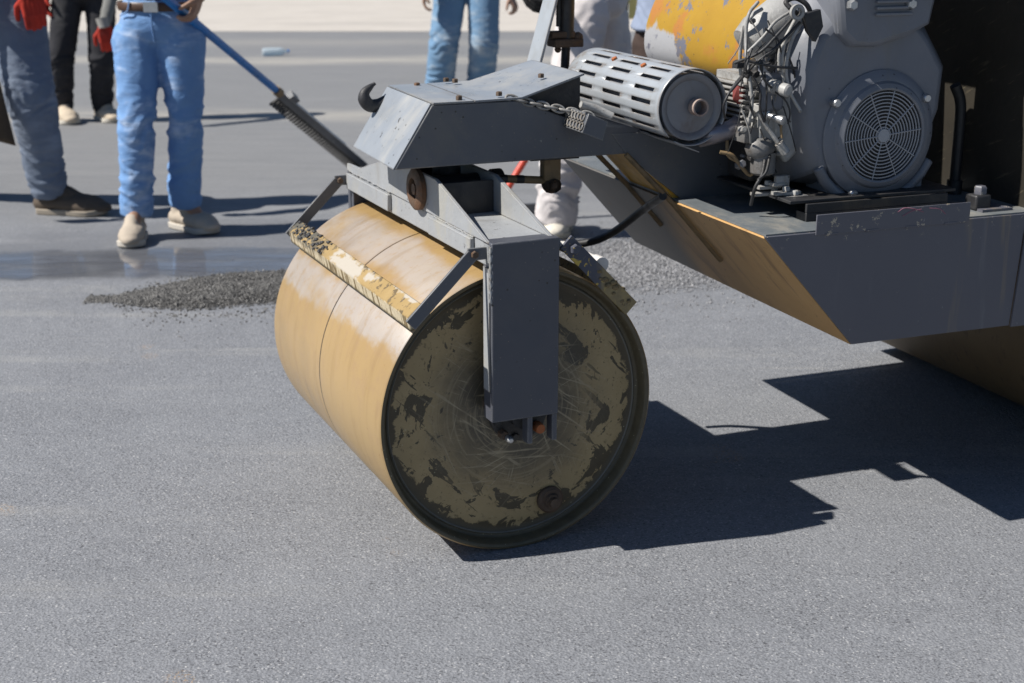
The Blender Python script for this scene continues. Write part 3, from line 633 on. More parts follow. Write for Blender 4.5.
b._add([(e.x, 0, e.z), (e.x, ML-.05, e.z), (e.x+.05, ML-.05, e.z-.020), (e.x+.065, 0, e.z-.026), (e.x, 0, e.z-.002), (e.x, ML-.05, e.z-.002), (e.x+.05, ML-.05, e.z-.022), (e.x+.065, 0, e.z-.028)],
       [(0,1,2,3), (4,7,6,5), (0,4,5,1), (1,5,6,2), (2,6,7,3), (3,7,4,0)]); b.build('shield_flange', M_SHROUD, mf)
for w_ in (.182, .352):
    for th in (118,):
        c_ = Vector((math.cos(R(th)), 0, math.sin(R(th)))); MB().bolt((c_.x*.0915, w_, c_.z*.0915), c_, .008, .006).build('screw', M_ORANGE, mf)
b = MB().tube(curve([mp(700, 138, .10), mp(716, 134, .065), mp(731, 129, .055), mp(741, 121, .07), mp(742, 108, .12), mp(748, 98, .18)], 6), .023, 20); b.build('exhaust_pipe', simple('blued_exhaust_steel', (.20,.19,.21), .35, .6, .3, (.30,.17,.10), .6, 14, .1), mf); bpy.data.objects['exhaust_pipe'].location = -mf.location
b = MB()
p = mp(585, 95, .16); b.tube([(p.x-.015,.15,p.z-.02), (p.x+.02,.15,p.z-.03), (p.x+.06,.13,p.z-.05)], .009, 10)
o = b.build('pipe_clamp', M_ENGL, arm)

# ------------------------------------------------------------------ engine
eng = MB()
outl = [(.728,.85), (.690,.95), (.674,1.05), (.674,1.145), (.71,1.245), (.785,1.31), (1.0,1.31), (1.088,1.225), (1.150,1.135), (1.144,1.01), (1.095,.885), (1.025,.828), (.86,.825)]
cx, cz = .915, 1.05
def ringp(k, w): return [(cx+(x-cx)*k, w, cz+(z-cz)*k) for x, z in outl]
def loft(b, rings, cap=True):
    rr = [[b.bm.verts.new(p) for p in r] for r in rings]; n = len(rr[0])
    for A, B in zip(rr, rr[1:]):
        for k in range(n): b.bm.faces.new((A[k], A[(k+1)%n], B[(k+1)%n], B[k]))
    if cap: b.bm.faces.new(rr[0]); b.bm.faces.new(rr[-1])
loft(eng, [ringp(.96, .12), ringp(1.0, .10), ringp(1.0, .035), ringp(.985, .018), ringp(.83, -.045), ringp(.77, -.060)])
eh = eng.build('engine', M_ENG, roller, 30, bevel=.008)
gx, gz = .925, .967
b = MB().lathe([(.158, -.045), (.155, -.064), (.140, -.074), (.130, -.076), (.124, -.084), (.1135, -.088), (.109, -.086), (.109, -.0655), (0, -.0655)], (gx, 0, gz), (0,1,0), 72)
b.build('fan_collar', M_ENG, eh, 30)
b = MB().lathe([(0,-.0665), (.1075,-.0665)], (gx,0,gz), (0,1,0), 48); b.build('fan_screen_backing', M_DARK, eh)
g = MB()
for i in range(11):
    rr = .020+i*.0083; g.lathe([(rr-.0012, -.0835), (rr+.0012, -.0835), (rr+.0012, -.080), (rr-.0012, -.080)], (gx, 0, gz), (0,1,0), 64, True)
for k in range(10):
    a_ = k*math.pi/5+.1; dx, dz = math.cos(a_), math.sin(a_)
    g.tube([(gx+dx*.008, -.0835, gz+dz*.008), (gx+dx*.108, -.0835, gz+dz*.108)], .0016, 5)
g.lathe([(0, -.0865), (.016, -.0865), (.018, -.080), (0, -.079)], (gx,0,gz), (0,1,0), 16)
g.build('fan_grille', simple('grille_grey', (.33,.34,.36), .4, .2, .1), eh)
b = MB()   # ribs swelling around the fan bowl and the rounded feet
b.tube([(gx+.175*math.cos(a_), -.052, gz+.17*math.sin(a_)) for a_ in [R(205+i*13) for i in range(11)]], .014, 10)
b.box(.80, .845, -.055, .05, .822, .85).box(1.03, 1.07, -.055, .05, .822, .85)
b.build('housing_rib', M_ENG, eh, bevel=.004)
for q in ((836, 103), (926, 98), (853, 194)):
    p = mp(*q, -.075); o = MB().lathe([(.008,0),(.008,.022),(.011,.022),(.011,.030),(.008,.034),(0,.034)], (p.x, -.05, p.z), (0,-1,0), 14).build('bolt', M_ALU, eh)
# top cover with louvres
tc = [(.82, 1.18), (.785, 1.21), (.772, 1.29), (.78, 1.41), (1.045, 1.41), (1.05, 1.28), (1.04, 1.225), (.97, 1.195), (.89, 1.175)]
b = MB(); c_ = (.915, 1.29)
def rk(k, w): return [(c_[0]+(x-c_[0])*k, w, c_[1]+(z-c_[1])*k) for x, z in tc]
loft(b, [rk(1, .09), rk(1, -.062), rk(.97, -.078), rk(.88, -.086)]); b.build('top_cover', M_ENG, eh, 30, bevel=.005)
b = MB()
for i in range(6): MB().box(.875, .975, -.095, -.084, 1.250+i*.0145, 1.257+i*.0145).build('louvre', M_ENG, eh, bevel=.002)
for q in ((852, 5), (911, 4)):
    p = mp(*q, -.09); MB().lathe([(.014,0),(.014,.012),(.010,.018),(0,.018)], (p.x, -.082, p.z), (0,-1,0), 6).build('bolt', M_ALU, eh)
# left bank: finned cylinder, rocker cover, air cleaner, carburettor, clutter
b = MB()
for i in range(9): b.box(.60, .675, .03, .20, .985+i*.0125, .990+i*.0125)
b.box(.615, .675, .04, .19, .96, 1.11); b.build('cooling_fins', M_ENGL, eh, bevel=.001)
b = MB().prism([(.665, 1.085), (.655, .96), (.70, .90), (.735, .93), (.735, 1.10)], -.02, .08); b.build('cylinder_head', M_ENGL, eh, bevel=.010)
pc = mp(772, 92, -.03)
b = MB().box(pc.x-.032, pc.x+.03, -.04, -.0205, pc.z-.045, pc.z+.045); cov = b.build('rocker_cover', M_ENG, eh, bevel=.012)
p = mp(776, 86, -.05); MB().lathe([(.017,0),(.017,.02),(.011,.022),(.011,.034),(.015,.034),(.015,.052),(.011,.056),(0,.056)], (p.x-.006, -.038, p.z), (.35,-1,-.15), 20).build('breather_cap', M_ENGL, cov)
c_ = mp(766, 28, .05)   # air cleaner can
b = MB().tube([c_+Vector((-.05,0,-.045)), c_+Vector((-.045,0,-.040)), c_+Vector((-.02,0,-.018)), c_+Vector((.045,-.01,.03)), c_+Vector((.055,-.01,.037))], [.030, .048, .055, .055, .045], 28)
b.build('canister', M_ENGL, eh)
p = mp(752, 22, .0); MB().bolt((p.x, .0, p.z), (-.3,-1,.3), .006, .02).build('bolt', M_DARK, eh)
b = MB(); p = mp(760, 148, .0)
b.ball((p.x, .0, p.z), .038, 2, (1,.9,.85)).lathe([(.030,0),(.030,.05),(.020,.055),(0,.055)], (p.x+.01,.0,p.z-.01),(0,0,-1),20).box(p.x-.05, p.x+.02, -.01, .05, p.z+.015, p.z+.05)
b.build('carburettor', M_CARB, eh, bevel=.002)
b = MB(); p = mp(773, 105, -.02)
b.box(p.x-.03, p.x+.028, -.015, .03, p.z-.10, p.z); b.build('carburettor_plate', M_ENGL, eh, bevel=.004)
p = mp(775, 118, -.05); b = MB().lathe([(.012,-.01),(.012,.004),(.008,.006),(.008,.030),(.011,.032),(.011,.048),(0,.05)], (p.x-.01,-.03,p.z+.005),(.45,-1,-.2),14); b.build('adjuster_screw', M_ALU, eh)
b = MB().tube([mp(757, 112, -.03), mp(783, 150, -.05)], .0055, 8).tube([mp(779, 143, -.05), mp(786, 153, -.055)], .0115, 12); b.build('throttle_lever', M_ENGL, eh)
def wires(defs, name, mat):
    for pts, r in defs:
        MB().tube(curve([mp(x, y, w) for x, y, w in pts], 7), r, 8).build(name, mat, eh, 80)
b = MB().box(.665, .745, .09, .21, .84, 1.13); b.build('gap_shade_block', M_DARK, eh, bevel=.01)  # dark block added behind the clutter as shade between the parts
rw = random.Random(21)
for k in range(22):
    x0, y0 = rw.uniform(738, 792), rw.uniform(15, 130); x1, y1 = x0+rw.uniform(-22, 18), y0+rw.uniform(18, 62); w0 = rw.uniform(-.06, -.01)
    pts = [(x0, y0, w0), ((x0+x1)/2+rw.uniform(-9, 9), (y0+y1)/2+rw.uniform(-6, 6), w0-.008), (max(728, min(x1, 796)), min(y1, 182), w0+.01)]
    MB().tube(curve([mp(*q) for q in pts], 6), rw.uniform(.0013, .0026), 6).build('thin_wire', (M_DARK, M_RUBBER, M_ENGL, M_DARK)[k % 4], eh, 80)
wires([
 ([(758, 2, .02), (749, 14, .0), (746, 34, .0), (747, 60, -.02), (750, 80, -.03), (752, 105, -.03), (748, 125, -.02)], .0042),
 ([(762, 9, .02), (752, 16, .01), (743, 32, .02), (740, 60, .03), (742, 85, .04)], .0045),
 ([(800, 8, -.05), (794, 22, -.05), (785, 40, -.05), (782, 62, -.05), (785, 90, -.05)], .0048),
 ([(806, 18, -.05), (797, 30, -.06), (790, 46, -.06), (786, 70, -.06), (790, 92, -.055), (801, 112, -.06)], .0042),
 ([(800, 30, -.05), (790, 38, -.05), (780, 50, -.05), (779, 70, -.05)], .0042),
 ([(790, 12, -.03), (775, 22, -.04), (764, 36, -.04), (748, 52, -.02)], .0038)], 'wire', M_ENGL)
wires([
 ([(796, 14, -.06), (778, 34, -.06), (760, 52, -.05), (735, 63, .0)], .0036),
 ([(800, 22, -.06), (775, 48, -.06), (757, 62, -.05), (742, 78, -.02), (730, 92, -.0)], .0036),
 ([(745, 60, -.05), (760, 64, -.06), (778, 67, -.065), (797, 68, -.06)], .0032),
 ([(752, 76, -.04), (760, 92, -.05), (760, 108, -.05), (764, 122, -.05)], .0030),
 ([(775, 92, -.06), (785, 100, -.065), (790, 112, -.065), (788, 124, -.06)], .0022),
 ([(772, 96, -.05), (773, 106, -.06), (777, 114, -.06)], .0022),
 ([(725, 118, .02), (724, 104, .0), (735, 84, -.0), (748, 70, -.02)], .0030),
 ([(765, 160, -.03), (762, 175, -.04), (755, 188, -.04), (751, 205, -.02)], .0045),
 ([(770, 155, -.03), (766, 172, -.05), (758, 180, -.04)], .0035)], 'cable', M_DARK)
wires([
 ([(720, 152, .03), (732, 155, .02), (740, 165, .02), (750, 175, .02), (757, 165, .0)], .0045),
 ([(727, 140, .05), (728, 155, .03), (738, 162, .03)], .0040),
 ([(783, 118, -.05), (781, 128, -.05), (782, 138, -.05)], .0028)], 'fuel_line', M_TAN)
wires([([(790, 8, -.06), (786, 2, -.05), (795, -2, -.05), (806, 4, -.06), (810, 14, -.06), (800, 15, -.06), (790, 8, -.06)], .006)], 'cable_clamp', M_DARK)
p = mp(796, 12, -.07); MB().lathe([(.009,0),(.018,0),(.018,.01),(.009,.01)], (p.x, -.07, p.z), (0,-1,0), 20, True).build('ring_eye', M_ENGL, eh)
p = mp(808, 22, -.055); MB().prism([(p.x-.025,p.z+.02), (p.x+.02,p.z+.03), (p.x+.03,p.z-.01), (p.x+.012,p.z-.045), (p.x-.01,p.z-.02)], -.075, -.058).build('mount_lug', M_DARK, eh, bevel=.002)
rnd = random.Random(3)
for i in range(44):
    b = MB()
    p = mp(rnd.uniform(738, 786), rnd.uniform(58, 172), rnd.uniform(-.02, .05)); s_ = rnd.uniform(.004, .011)
    if i % 3: b.bolt(p, (rnd.uniform(-.5,.5), -1, rnd.uniform(-.4,.4)), s_, rnd.uniform(.01,.03))
    else: b.box(p.x-s_, p.x+s_*1.6, p.y-s_, p.y+s_, p.z-s_*.6, p.z+s_*.6)
    b.build('linkage_fitting', (M_ENGL, M_DARK, M_ENGL, M_CAN)[i % 4], eh, bevel=.001)
for (x, y, w, l) in ((768,186,.0,.03), (778,183,-.02,.02), (786,192,-.04,.035), (774,192,.0,.06), (795,196,-.05,.03)):
    p = mp(x, y, w); b = MB().box(p.x-l, p.x+l, w-.012, w+.012, p.z-.006, p.z+.002); b.bolt((p.x,w,p.z), (0,0,1), .010, .014); b.build('mount_bracket', M_ENGL, eh, bevel=.001)
p = mp(781, 180, -.02); b = MB().box(p.x-.02, p.x+.018, -.03, -.02, p.z-.015, p.z+.012)
b.build('mount_bracket', M_ENGL, eh, bevel=.001)
b = MB(); p = mp(738, 95, .05)
b.ball((p.x+.01,.06,p.z), .02, 1, (1,1,1.4)); b.build('spark_plug_boot', simple('dark_red_rubber', (.16,.03,.025), .6), eh)

# ------------------------------------------------------------------ people
def clean(mb, voxel, smooth=2, mat=None, name='m', parent=None, disp=None):
    """fuse overlapping volumes into one continuous skin"""
    bmesh.ops.recalc_face_normals(mb.bm, faces=mb.bm.faces)
    me = bpy.data.meshes.new(name); mb.bm.to_mesh(me); mb.bm.free()
    o = bpy.data.objects.new(name, me); C.objects.link(o)
    m = o.modifiers.new('r', 'REMESH'); m.mode = 'VOXEL'; m.voxel_size = voxel
    if smooth: m2 = o.modifiers.new('s', 'SMOOTH'); m2.iterations = smooth; m2.factor = .6
    dg = bpy.context.evaluated_depsgraph_get(); dg.update()
    nm = bpy.data.meshes.new_from_object(o.evaluated_get(dg)); nm.name = name
    bpy.data.objects.remove(o); bpy.data.meshes.remove(me)
    if disp:
        nrm = [v.normal.copy() for v in nm.vertices]
        for v, n_ in zip(nm.vertices, nrm): v.co = disp(v.co, n_)
    nm.materials.clear()
    if mat: nm.materials.append(mat)
    nm.polygons.foreach_set('use_smooth', [True]*len(nm.polygons)); nm.update()
    o = bpy.data.objects.new(name, nm); C.objects.link(o); o.parent = parent
    return o
def seg(b, p, q, r0, r1, n=6, sq=None):
    p, q = Vector(p), Vector(q); b.tube([p.lerp(q, i/n) for i in range(n+1)], [r0+(r1-r0)*i/n for i in range(n+1)], 16, squash=sq)
    b.ball(p, r0, 2); b.ball(q, r1, 2)
def hand(b, wr, d, nrm, side, curl=.5, k=1.0):
    """wr wrist, d finger direction, nrm palm normal (fingers curl towards it), side towards the thumb"""
    d = Vector(d).normalized(); nrm = Vector(nrm); nrm = (nrm-d*nrm.dot(d)).normalized(); sd_ = d.cross(nrm)
    if sd_.dot(Vector(side)) < 0: sd_ = -sd_
    for i in range(5):
        o_ = sd_*(.030-.0155*i)*k
        b.tube([wr+o_*.7, wr+d*.045*k+o_, wr+d*.088*k+o_*1.05], [.013*k, .0145*k, .0115*k], 10)
    for i, L in enumerate((.070, .080, .075, .058)):
        base = wr+d*.088*k+sd_*(.031-.0205*i)*k; pts = [base]; a_ = 0; dd = d.copy()
        for j, f in enumerate((.45, .31, .24)):
            a_ += curl*(.9 if j == 0 else 1.1)
            dd = d*math.cos(a_)+nrm*math.sin(a_); pts.append(pts[-1]+dd*L*f*k)
        b.tube(pts, [.0105*k, .0098*k, .0090*k, .0075*k], 10); b.ball(pts[-1], .0078*k, 1)
    t0 = wr+d*.022*k+sd_*.026*k; t1 = t0+(sd_*.75+d*.6+nrm*.35).normalized()*.040*k; t2 = t1+(d*.85+nrm*(.3+curl*.5)+sd_*.15).normalized()*.032*k; t3 = t2+(d*.8+nrm*(.3+curl*.6)).normalized()*.024*k
    b.tube([t0, t1, t2, t3], [.016*k, .0125*k, .011*k, .009*k], 10); b.ball(t3, .009*k, 1)
def folds(amp, ankles, knees, seed, hem=.10):
    def f(co, n_):
        p = Vector((co.x+seed, co.y, co.z))
        q = Vector((p.x*5, p.y*5, p.z*22+2.2*noise.noise(p*7)))
        a = 1-abs(noise.noise(q)); a = a*a
        w = .35
        for k_ in ankles: w += .8*math.exp(-((co.z-k_-.10)/.10)**2)
        for k_ in knees: w += .7*math.exp(-((co.z-k_)/.10)**2)
        v = noise.noise(Vector((p.x*14, p.y*14, p.z*5)))*.5
        fine = noise.noise(p*34)*.22
        return co+n_*amp*((a-.6)*w*1.5+v+fine)
    return f
def shoe(par, heel, toe, ankle, mat, sole_mat, high=.0, name='shoe'):
    heel, toe = Vector(heel), Vector(toe); d = toe-heel; d.z = 0; L = d.length; d.normalize(); s_ = Vector((-d.y, d.x, 0))
    g = min(heel.z, toe.z); base = Vector((heel.x, heel.y, 0))
    W = L*.215
    outline = [(0,.0), (-.02,.5), (.03,.85), (.2,.98), (.42,.86), (.62,1.02), (.8,1.08), (.93,.8), (1.0,.3)]
    pl = [(a_, b_) for a_, b_ in outline]+[(a_, -b_) for a_, b_ in outline[::-1][:-1]]
    so = MB(); V = []
    for z in (.0, .028):
        V.append([so.bm.verts.new(base+d*L*a_+s_*W*b_*(1 if z else .96)+Vector((0,0,z+.0015+(.006 if a_ > .9 else 0)))) for a_, b_ in pl])
    n = len(pl); so.bm.faces.new(V[0][::-1]); so.bm.faces.new(V[1])
    for k in range(n): so.bm.faces.new((V[0][k], V[0][(k+1)%n], V[1][(k+1)%n], V[1][k]))
    up = MB()
    def P(a_, z, y=0): return base+d*L*a_+s_*y*W+Vector((0,0,z))
    up.tube([P(.06, .055), P(.2, .058), P(.4, .056), P(.6, .052), P(.8, .046), P(.93, .040)], [W*.80, W*.92, W*.90, W*.98, W*.98, W*.72], 16, squash=(.72, 1.0))
    up.ball(P(.93, .038), W*.72, 2, (1,1,.62)); up.ball(P(.08, .05), W*.82, 2, (1,1,.8))
    up.tube([P(.17, .05), P(.17, .11+high*.5), P(.15, .155+high)], [W*.80, W*.76, W*.74], 16)
    up.tube([P(.20, .12+high*.5), P(.42, .098), P(.6, .070)], [W*.55, W*.60, W*.52], 12)
    def dp(co, n_):
        z = max(co.z, .026) 
        return Vector((co.x, co.y, z))+n_*.0018*noise.noise(co*40)
    u = clean(up, .007, 2, mat, name, par, dp)
    so.build('sole', sole_mat, u, bevel=.004)
    lc = MB()
    for i in range(4):
        c = P(.30+.085*i, .118-.014*i-(.0 if not high else -.004)); lc.tube([c-s_*W*.42, c+Vector((0,0,.008)), c+s_*W*.42], .0035, 6)
    lc.build('laces', sole_mat, u)
    return u
def person(label, pelvis, legs, mats, arms, lean=(0,0,0), face=(0,-1,0), shirt_len=.0, seedv=0, trs=(.098,.078,.070), shoes=None, glove=None, group=None, voxel=.011, fold=.011, crumple=.0):
    """legs: (hip, knee, ankle, heel, toe); arms: (elbow, wrist, dir, palm normal, thumb side, curl, gloved)"""
    root = empty('person', (pelvis[0], pelvis[1], 0)); tag(root, label, 'person', group)
    inv = Vector((pelvis[0], pelvis[1], 0))
    T = lambda v: Vector(v)-inv
    pel = T(pelvis); f = Vector(face).normalized(); rt = Vector((-f.y, f.x, 0)); ln = Vector(lean)
    waist = pel+Vector((0,0,.16))+ln*.25; chest = pel+Vector((0,0,.38))+ln*.65; sh = pel+Vector((0,0,.50))+ln*.9; neck = pel+Vector((0,0,.56))+ln; headc = neck+Vector((0,0,.145))+f*.02
    body = MB()
    def torso(b, g=0):
        M = Matrix((( rt.x, f.x, 0), (rt.y, f.y, 0), (0,0,1)))
        for c, rx, ry, rz in ((pel, .165, .115, .12), (waist, .148, .105, .13), (chest, .178, .118, .17), (sh-Vector((0,0,.02)), .185, .095, .085)):
            b.ball(c, 1, 3, (rx+g, ry+g, rz+g), M)
    torso(body)
    seg(body, sh, neck+Vector((0,0,.05)), .07, .058)
    M = Matrix((( rt.x, f.x, 0), (rt.y, f.y, 0), (0,0,1)))
    body.ball(headc, 1, 3, (.074, .094, .112), M); body.ball(headc+f*.028-Vector((0,0,.055)), 1, 3, (.056, .062, .062), M)
    body.tube([headc+f*.085+Vector((0,0,.01)), headc+f*.108-Vector((0,0,.022)), headc+f*.09-Vector((0,0,.034))], [.010,.016,.012], 10)
    for sg in (-1, 1):
        body.ball(headc+rt*sg*.074-Vector((0,0,.008)), 1, 2, (.010,.020,.030), M)
        body.ball(headc+rt*sg*.031+f*.082+Vector((0,0,.022)), .012, 2)
    body.ball(headc+f*.086-Vector((0,0,.060)), 1, 2, (.024,.010,.008), M)
    trou = MB()
    for (hip, kn, an, heel, toe) in legs:
        hip, kn, an, heel, toe = map(T, (hip, kn, an, heel, toe))
        seg(body, hip, kn, .075, .055); seg(body, kn, an, .055, .040)
        seg(body, an, Vector((toe.x, toe.y, .045)).lerp(Vector((heel.x, heel.y, .045)), .3), .038, .028)
        a3 = an-Vector((0,0,.045))
        n = 8
        pts = [hip.lerp(kn, i/n) for i in range(n+1)]+[kn.lerp(a3, i/n) for i in range(1, n+1)]
        rs_ = [trs[0]+(trs[1]-trs[0])*(i/n)**.8 for i in range(n+1)]+[trs[1]+(trs[2]-trs[1])*i/n for i in range(1, n+1)]
        cu = (kn-(hip+a3)*.5)
        trou.tube(pts, rs_, 20)
        trou.ball(kn, trs[1]*1.0, 2); trou.ball(hip, trs[0]*1.02, 2)
    MM = M
    trou.ball(pel+Vector((0,0,.0)), 1, 3, (.182, .132, .12), MM); trou.ball(pel+Vector((0,0,.07)), 1, 3, (.165, .122, .09), MM)
    def cutflat(fn, zc):
        def g(co, n_):
            c = fn(co, n_)
            return c
        return g
    zs = [T(l[2]).z for l in legs]; zk = [T(l[1]).z for l in legs]
    clean(trou, voxel, 2, mats['trousers'], 'trousers', root, folds(fold, zs, zk, seedv))
    if mats.get('seams'):
        for sg in (-1, 1):
            c0_ = pel+rt*sg*.10+f*.118
            pk = curve([c0_+Vector((0,0,.10)), c0_+rt*sg*.012+Vector((0,0,.055)), c0_+rt*sg*.055-f*.035+Vector((0,0,.035))], 6)
            MB().tube(pk, .0035, 6).build('pocket_seam', mats['trousers'], root)
        MB().tube([pel+f*.139+Vector((0,0,.10)), pel+f*.140+Vector((0,0,.0)), pel+f*.110-Vector((0,0,.08))], .004, 6).build('fly_seam', mats['trousers'], root)
    shirt = MB()
    for c, rx, ry, rz in ((waist, .148, .105, .13), (chest, .178, .118, .17), (sh-Vector((0,0,.02)), .185, .095, .085)):
        shirt.ball(c, 1, 3, (rx+.016, ry+.016, rz+.012), M)
    if shirt_len: shirt.tube([waist+Vector((0,0,.02)), pel+Vector((0,0,.08)), pel+Vector((0,0,.10-shirt_len))], [.165, .178, .205], 24, squash=(.78, 1.0) if abs(f.x) > abs(f.y) else (1.0, 1.0))
    elif 'belt' not in mats: shirt.ball(pel+Vector((0,0,.13)), 1, 3, (.178, .128, .07), M)
    for sgn, (el, wr, d, nm, sd_, curl, gl) in zip((-1, 1), arms):
        S = sh+rt*sgn*.185; el = T(el); wr = T(wr)
        seg(body, S, el, .050, .040); seg(body, el, wr, .040, .026)
        hand(body, wr, d, nm, sd_, curl, .80 if gl else 1.0)
        ls = mats.get('sleeve', .55)
        seg(shirt, S, el, .064, .055)
        if ls > .6: seg(shirt, el, el.lerp(wr, .93), .055, .042)
        if gl:
            gb = MB(); hand(gb, wr, d, nm, sd_, curl*.75, 1.28)
            go = clean(gb, .0055, 1, mats['glove'], 'glove', root)
            cb = MB(); dv = Vector(d).normalized(); cb.tube([wr-dv*.055, wr-dv*.01, wr+dv*.012], [.046, .040, .040], 18); cb.build('cuff', mats['cuff'], go)
    clean(shirt, .012, 2, mats['shirt'], 'shirt', root, folds(.008, [], [pel.z+.1], seedv+3))
    clean(body, .0065, 1, M_SKIN, 'body', root)
    hr = MB(); hr.ball(headc+Vector((0,0,.028))-f*.014, 1, 3, (.082, .098, .104), M)
    ho = clean(hr, .01, 1, mats.get('hat', M_HAIR), 'hard_hat' if 'hat' in mats else 'hair', root)
    for (hip, kn, an, heel, toe) in legs:
        shoe(root, T(heel), T(toe), T(an), mats['shoes'], mats['sole'], .02 if mats.get('boots') else 0)
    if 'belt' in mats:
        bb = MB(); N = 40
        zc = pel.z+mats.get('belt_z', .105)
        bb.tube([Vector((pel.x, pel.y, zc))+rt*.178*math.cos(k*6.2832/N)+f*.132*math.sin(k*6.2832/N) for k in range(N)], .020, 8, closed=True, squash=(1, .3))
        bl = bb.build('belt', mats['belt'], root)
        c = Vector((pel.x, pel.y, zc))+f*.137; MB().box(-.032, .032, -.006, .006, -.022, .022, Matrix.Translation(c) @ M.to_4x4()).build('buckle', M_ALU, bl)
    return root
LEATHER = simple('brown_leather', (.07,.035,.02), .5, 0, .3)
HAT = simple('yellow_hard_hat', (.65,.45,.05), .35)
# man in blue jeans with the rake
J2 = denim('blue_denim', (.12,.235,.46), (.19,.33,.56), (.56,.64,.76))
hand2 = at(190, 18, 6.55)
person('man in faded blue jeans and beige canvas shoes holding a long blue rake handle',
  (at(159, 22, 6.78)),
  [(at(137, 40, 6.78), at(137, 122, 6.68), at(136, 206, 6.68), at(136, 222, 6.72), at(130, 246, 6.44)),
   (at(181, 40, 6.78), at(185, 118, 6.78), at(185, 196, 6.86), at(176, 215, 6.95), at(214, 231, 6.74))],
  dict(trousers=J2, shirt=cloth('dark_maroon_shirt', (.06,.02,.02)), shoes=cloth('beige_canvas', (.42,.36,.29), .15), sole=cloth('pale_sole', (.50,.46,.40), .1), belt=LEATHER, sleeve=.5, belt_z=.075, seams=1),
  [(at(98, -70, 6.70), at(128, -30, 6.45), (.6,-.5,-.3), (0,0,-1), (1,0,0), .6, False),
   (at(218, -55, 6.80), at(200, -3, 6.62), (-.35,-.25,-.85), (-.8,.1,.35), (-.6,-.7,0), .62, False)],
  seedv=1.7, trs=(.115,.084,.076), fold=.008)
# man in grey trousers at the left edge
M_SHOVEL = simple('brown_shovel_blade', (.07,.045,.025), .6, .3, .4, (.16,.11,.06), .4, 12, .3)
J1 = denim('grey_blue_work_trousers', (.12,.15,.20), (.17,.20,.26), (.27,.31,.38), .6)
RED = cloth('red_glove', (.42,.04,.025), .3, (.05,.02,.02)); CUFF = cloth('grey_cuff', (.30,.29,.27), .2)
person('man in loose grey work trousers and brown boots, one red glove hanging at his side',
  at(-12, -20, 7.25),
  [(at(12, 0, 7.2), at(30, 92, 7.10), at(49, 184, 7.25), at(40, 199, 7.28), at(105, 200, 7.20)),
   (at(-38, 0, 7.35), at(-50, 96, 7.5), at(-66, 178, 7.7), at(-78, 192, 7.75), at(-20, 197, 7.6))],
  dict(trousers=J1, shirt=cloth('grey_shirt', (.10,.10,.12)), shoes=cloth('brown_suede', (.10,.078,.06), .2), sole=cloth('tan_sole', (.30,.26,.21), .1), glove=RED, cuff=LEATHER, sleeve=1, boots=1),
  [(at(-80, -60, 7.1), at(-40, -10, 6.95), (.4,-.5,-.5), (0,0,-1), (1,0,0), .8, True),
   (at(32, -70, 7.05), at(30, -8, 6.98), (.15,-.1,-1), (-.35,.95,0), (-1,-.2,0), .75, True)],
  seedv=5.1, trs=(.150,.118,.088), fold=.009)
# man in black trousers behind
person('man in black trousers and pale trainers standing farther back between two other men',
  at(84, -15, 10.55),
  [(at(68, -5, 10.55), at(61, 58, 10.45), at(62, 108, 10.6), at(60, 114, 10.65), at(72, 121, 10.35)),
   (at(100, -5, 10.6), at(102, 58, 10.5), at(102, 103, 10.65), at(100, 110, 10.72), at(115, 117, 10.45))],
  dict(trousers=cloth('black_cloth', (.028,.028,.032), .3, (.06,.06,.06)), shirt=cloth('grey_tee', (.18,.18,.17)), shoes=cloth('pale_trainer', (.50,.42,.32), .15), sole=cloth('cream_sole', (.6,.56,.48), .1), glove=RED, cuff=CUFF, sleeve=1),
  [(at(52, -60, 10.5), at(45, -10, 10.5), (0,-.2,-1), (.9,0,0), (0,-1,0), .5, True),
   (at(116, -22, 10.35), at(104, 26, 10.15), (.18,-.1,-1), (-.35,.95,0), (-1,-.2,0), .8, True)],
  seedv=9.2, trs=(.115,.090,.072), fold=.009)
# man in washed jeans behind the roller's arm
person('man in washed blue jeans standing behind the roller arm, pale dust on the knees',
  atz(466, .97, 11.3),
  [(atz(451, .90, 11.3), atz(444, .50, 11.2), atz(438, .11, 11.3), atz(438, .05, 11.4), atz(433, .04, 11.1)),
   (atz(483, .90, 11.3), atz(484, .50, 11.22), atz(479, .11, 11.4), atz(478, .05, 11.5), atz(488, .04, 11.2))],
  dict(trousers=denim('washed_denim', (.10,.19,.31), (.17,.28,.41), (.46,.50,.52)), shirt=cloth('white_tee', (.6,.6,.6)), shoes=cloth('brown_work_boot', (.16,.10,.06), .2), sole=cloth('rubber_sole', (.05,.05,.05), .1), sleeve=1),
  [(at(430, -40, 11.2), at(424, -8, 11.1), (0,-.2,-1), (.9,0,0), (0,-1,0), .5, False),
   (at(506, -36, 11.2), at(510, -4, 10.9), (.35,-.2,-.7), (-.5,.2,-.5), (-.5,-.8,0), .7, False)],
  seedv=12.3, trs=(.128,.112,.106), fold=.008)
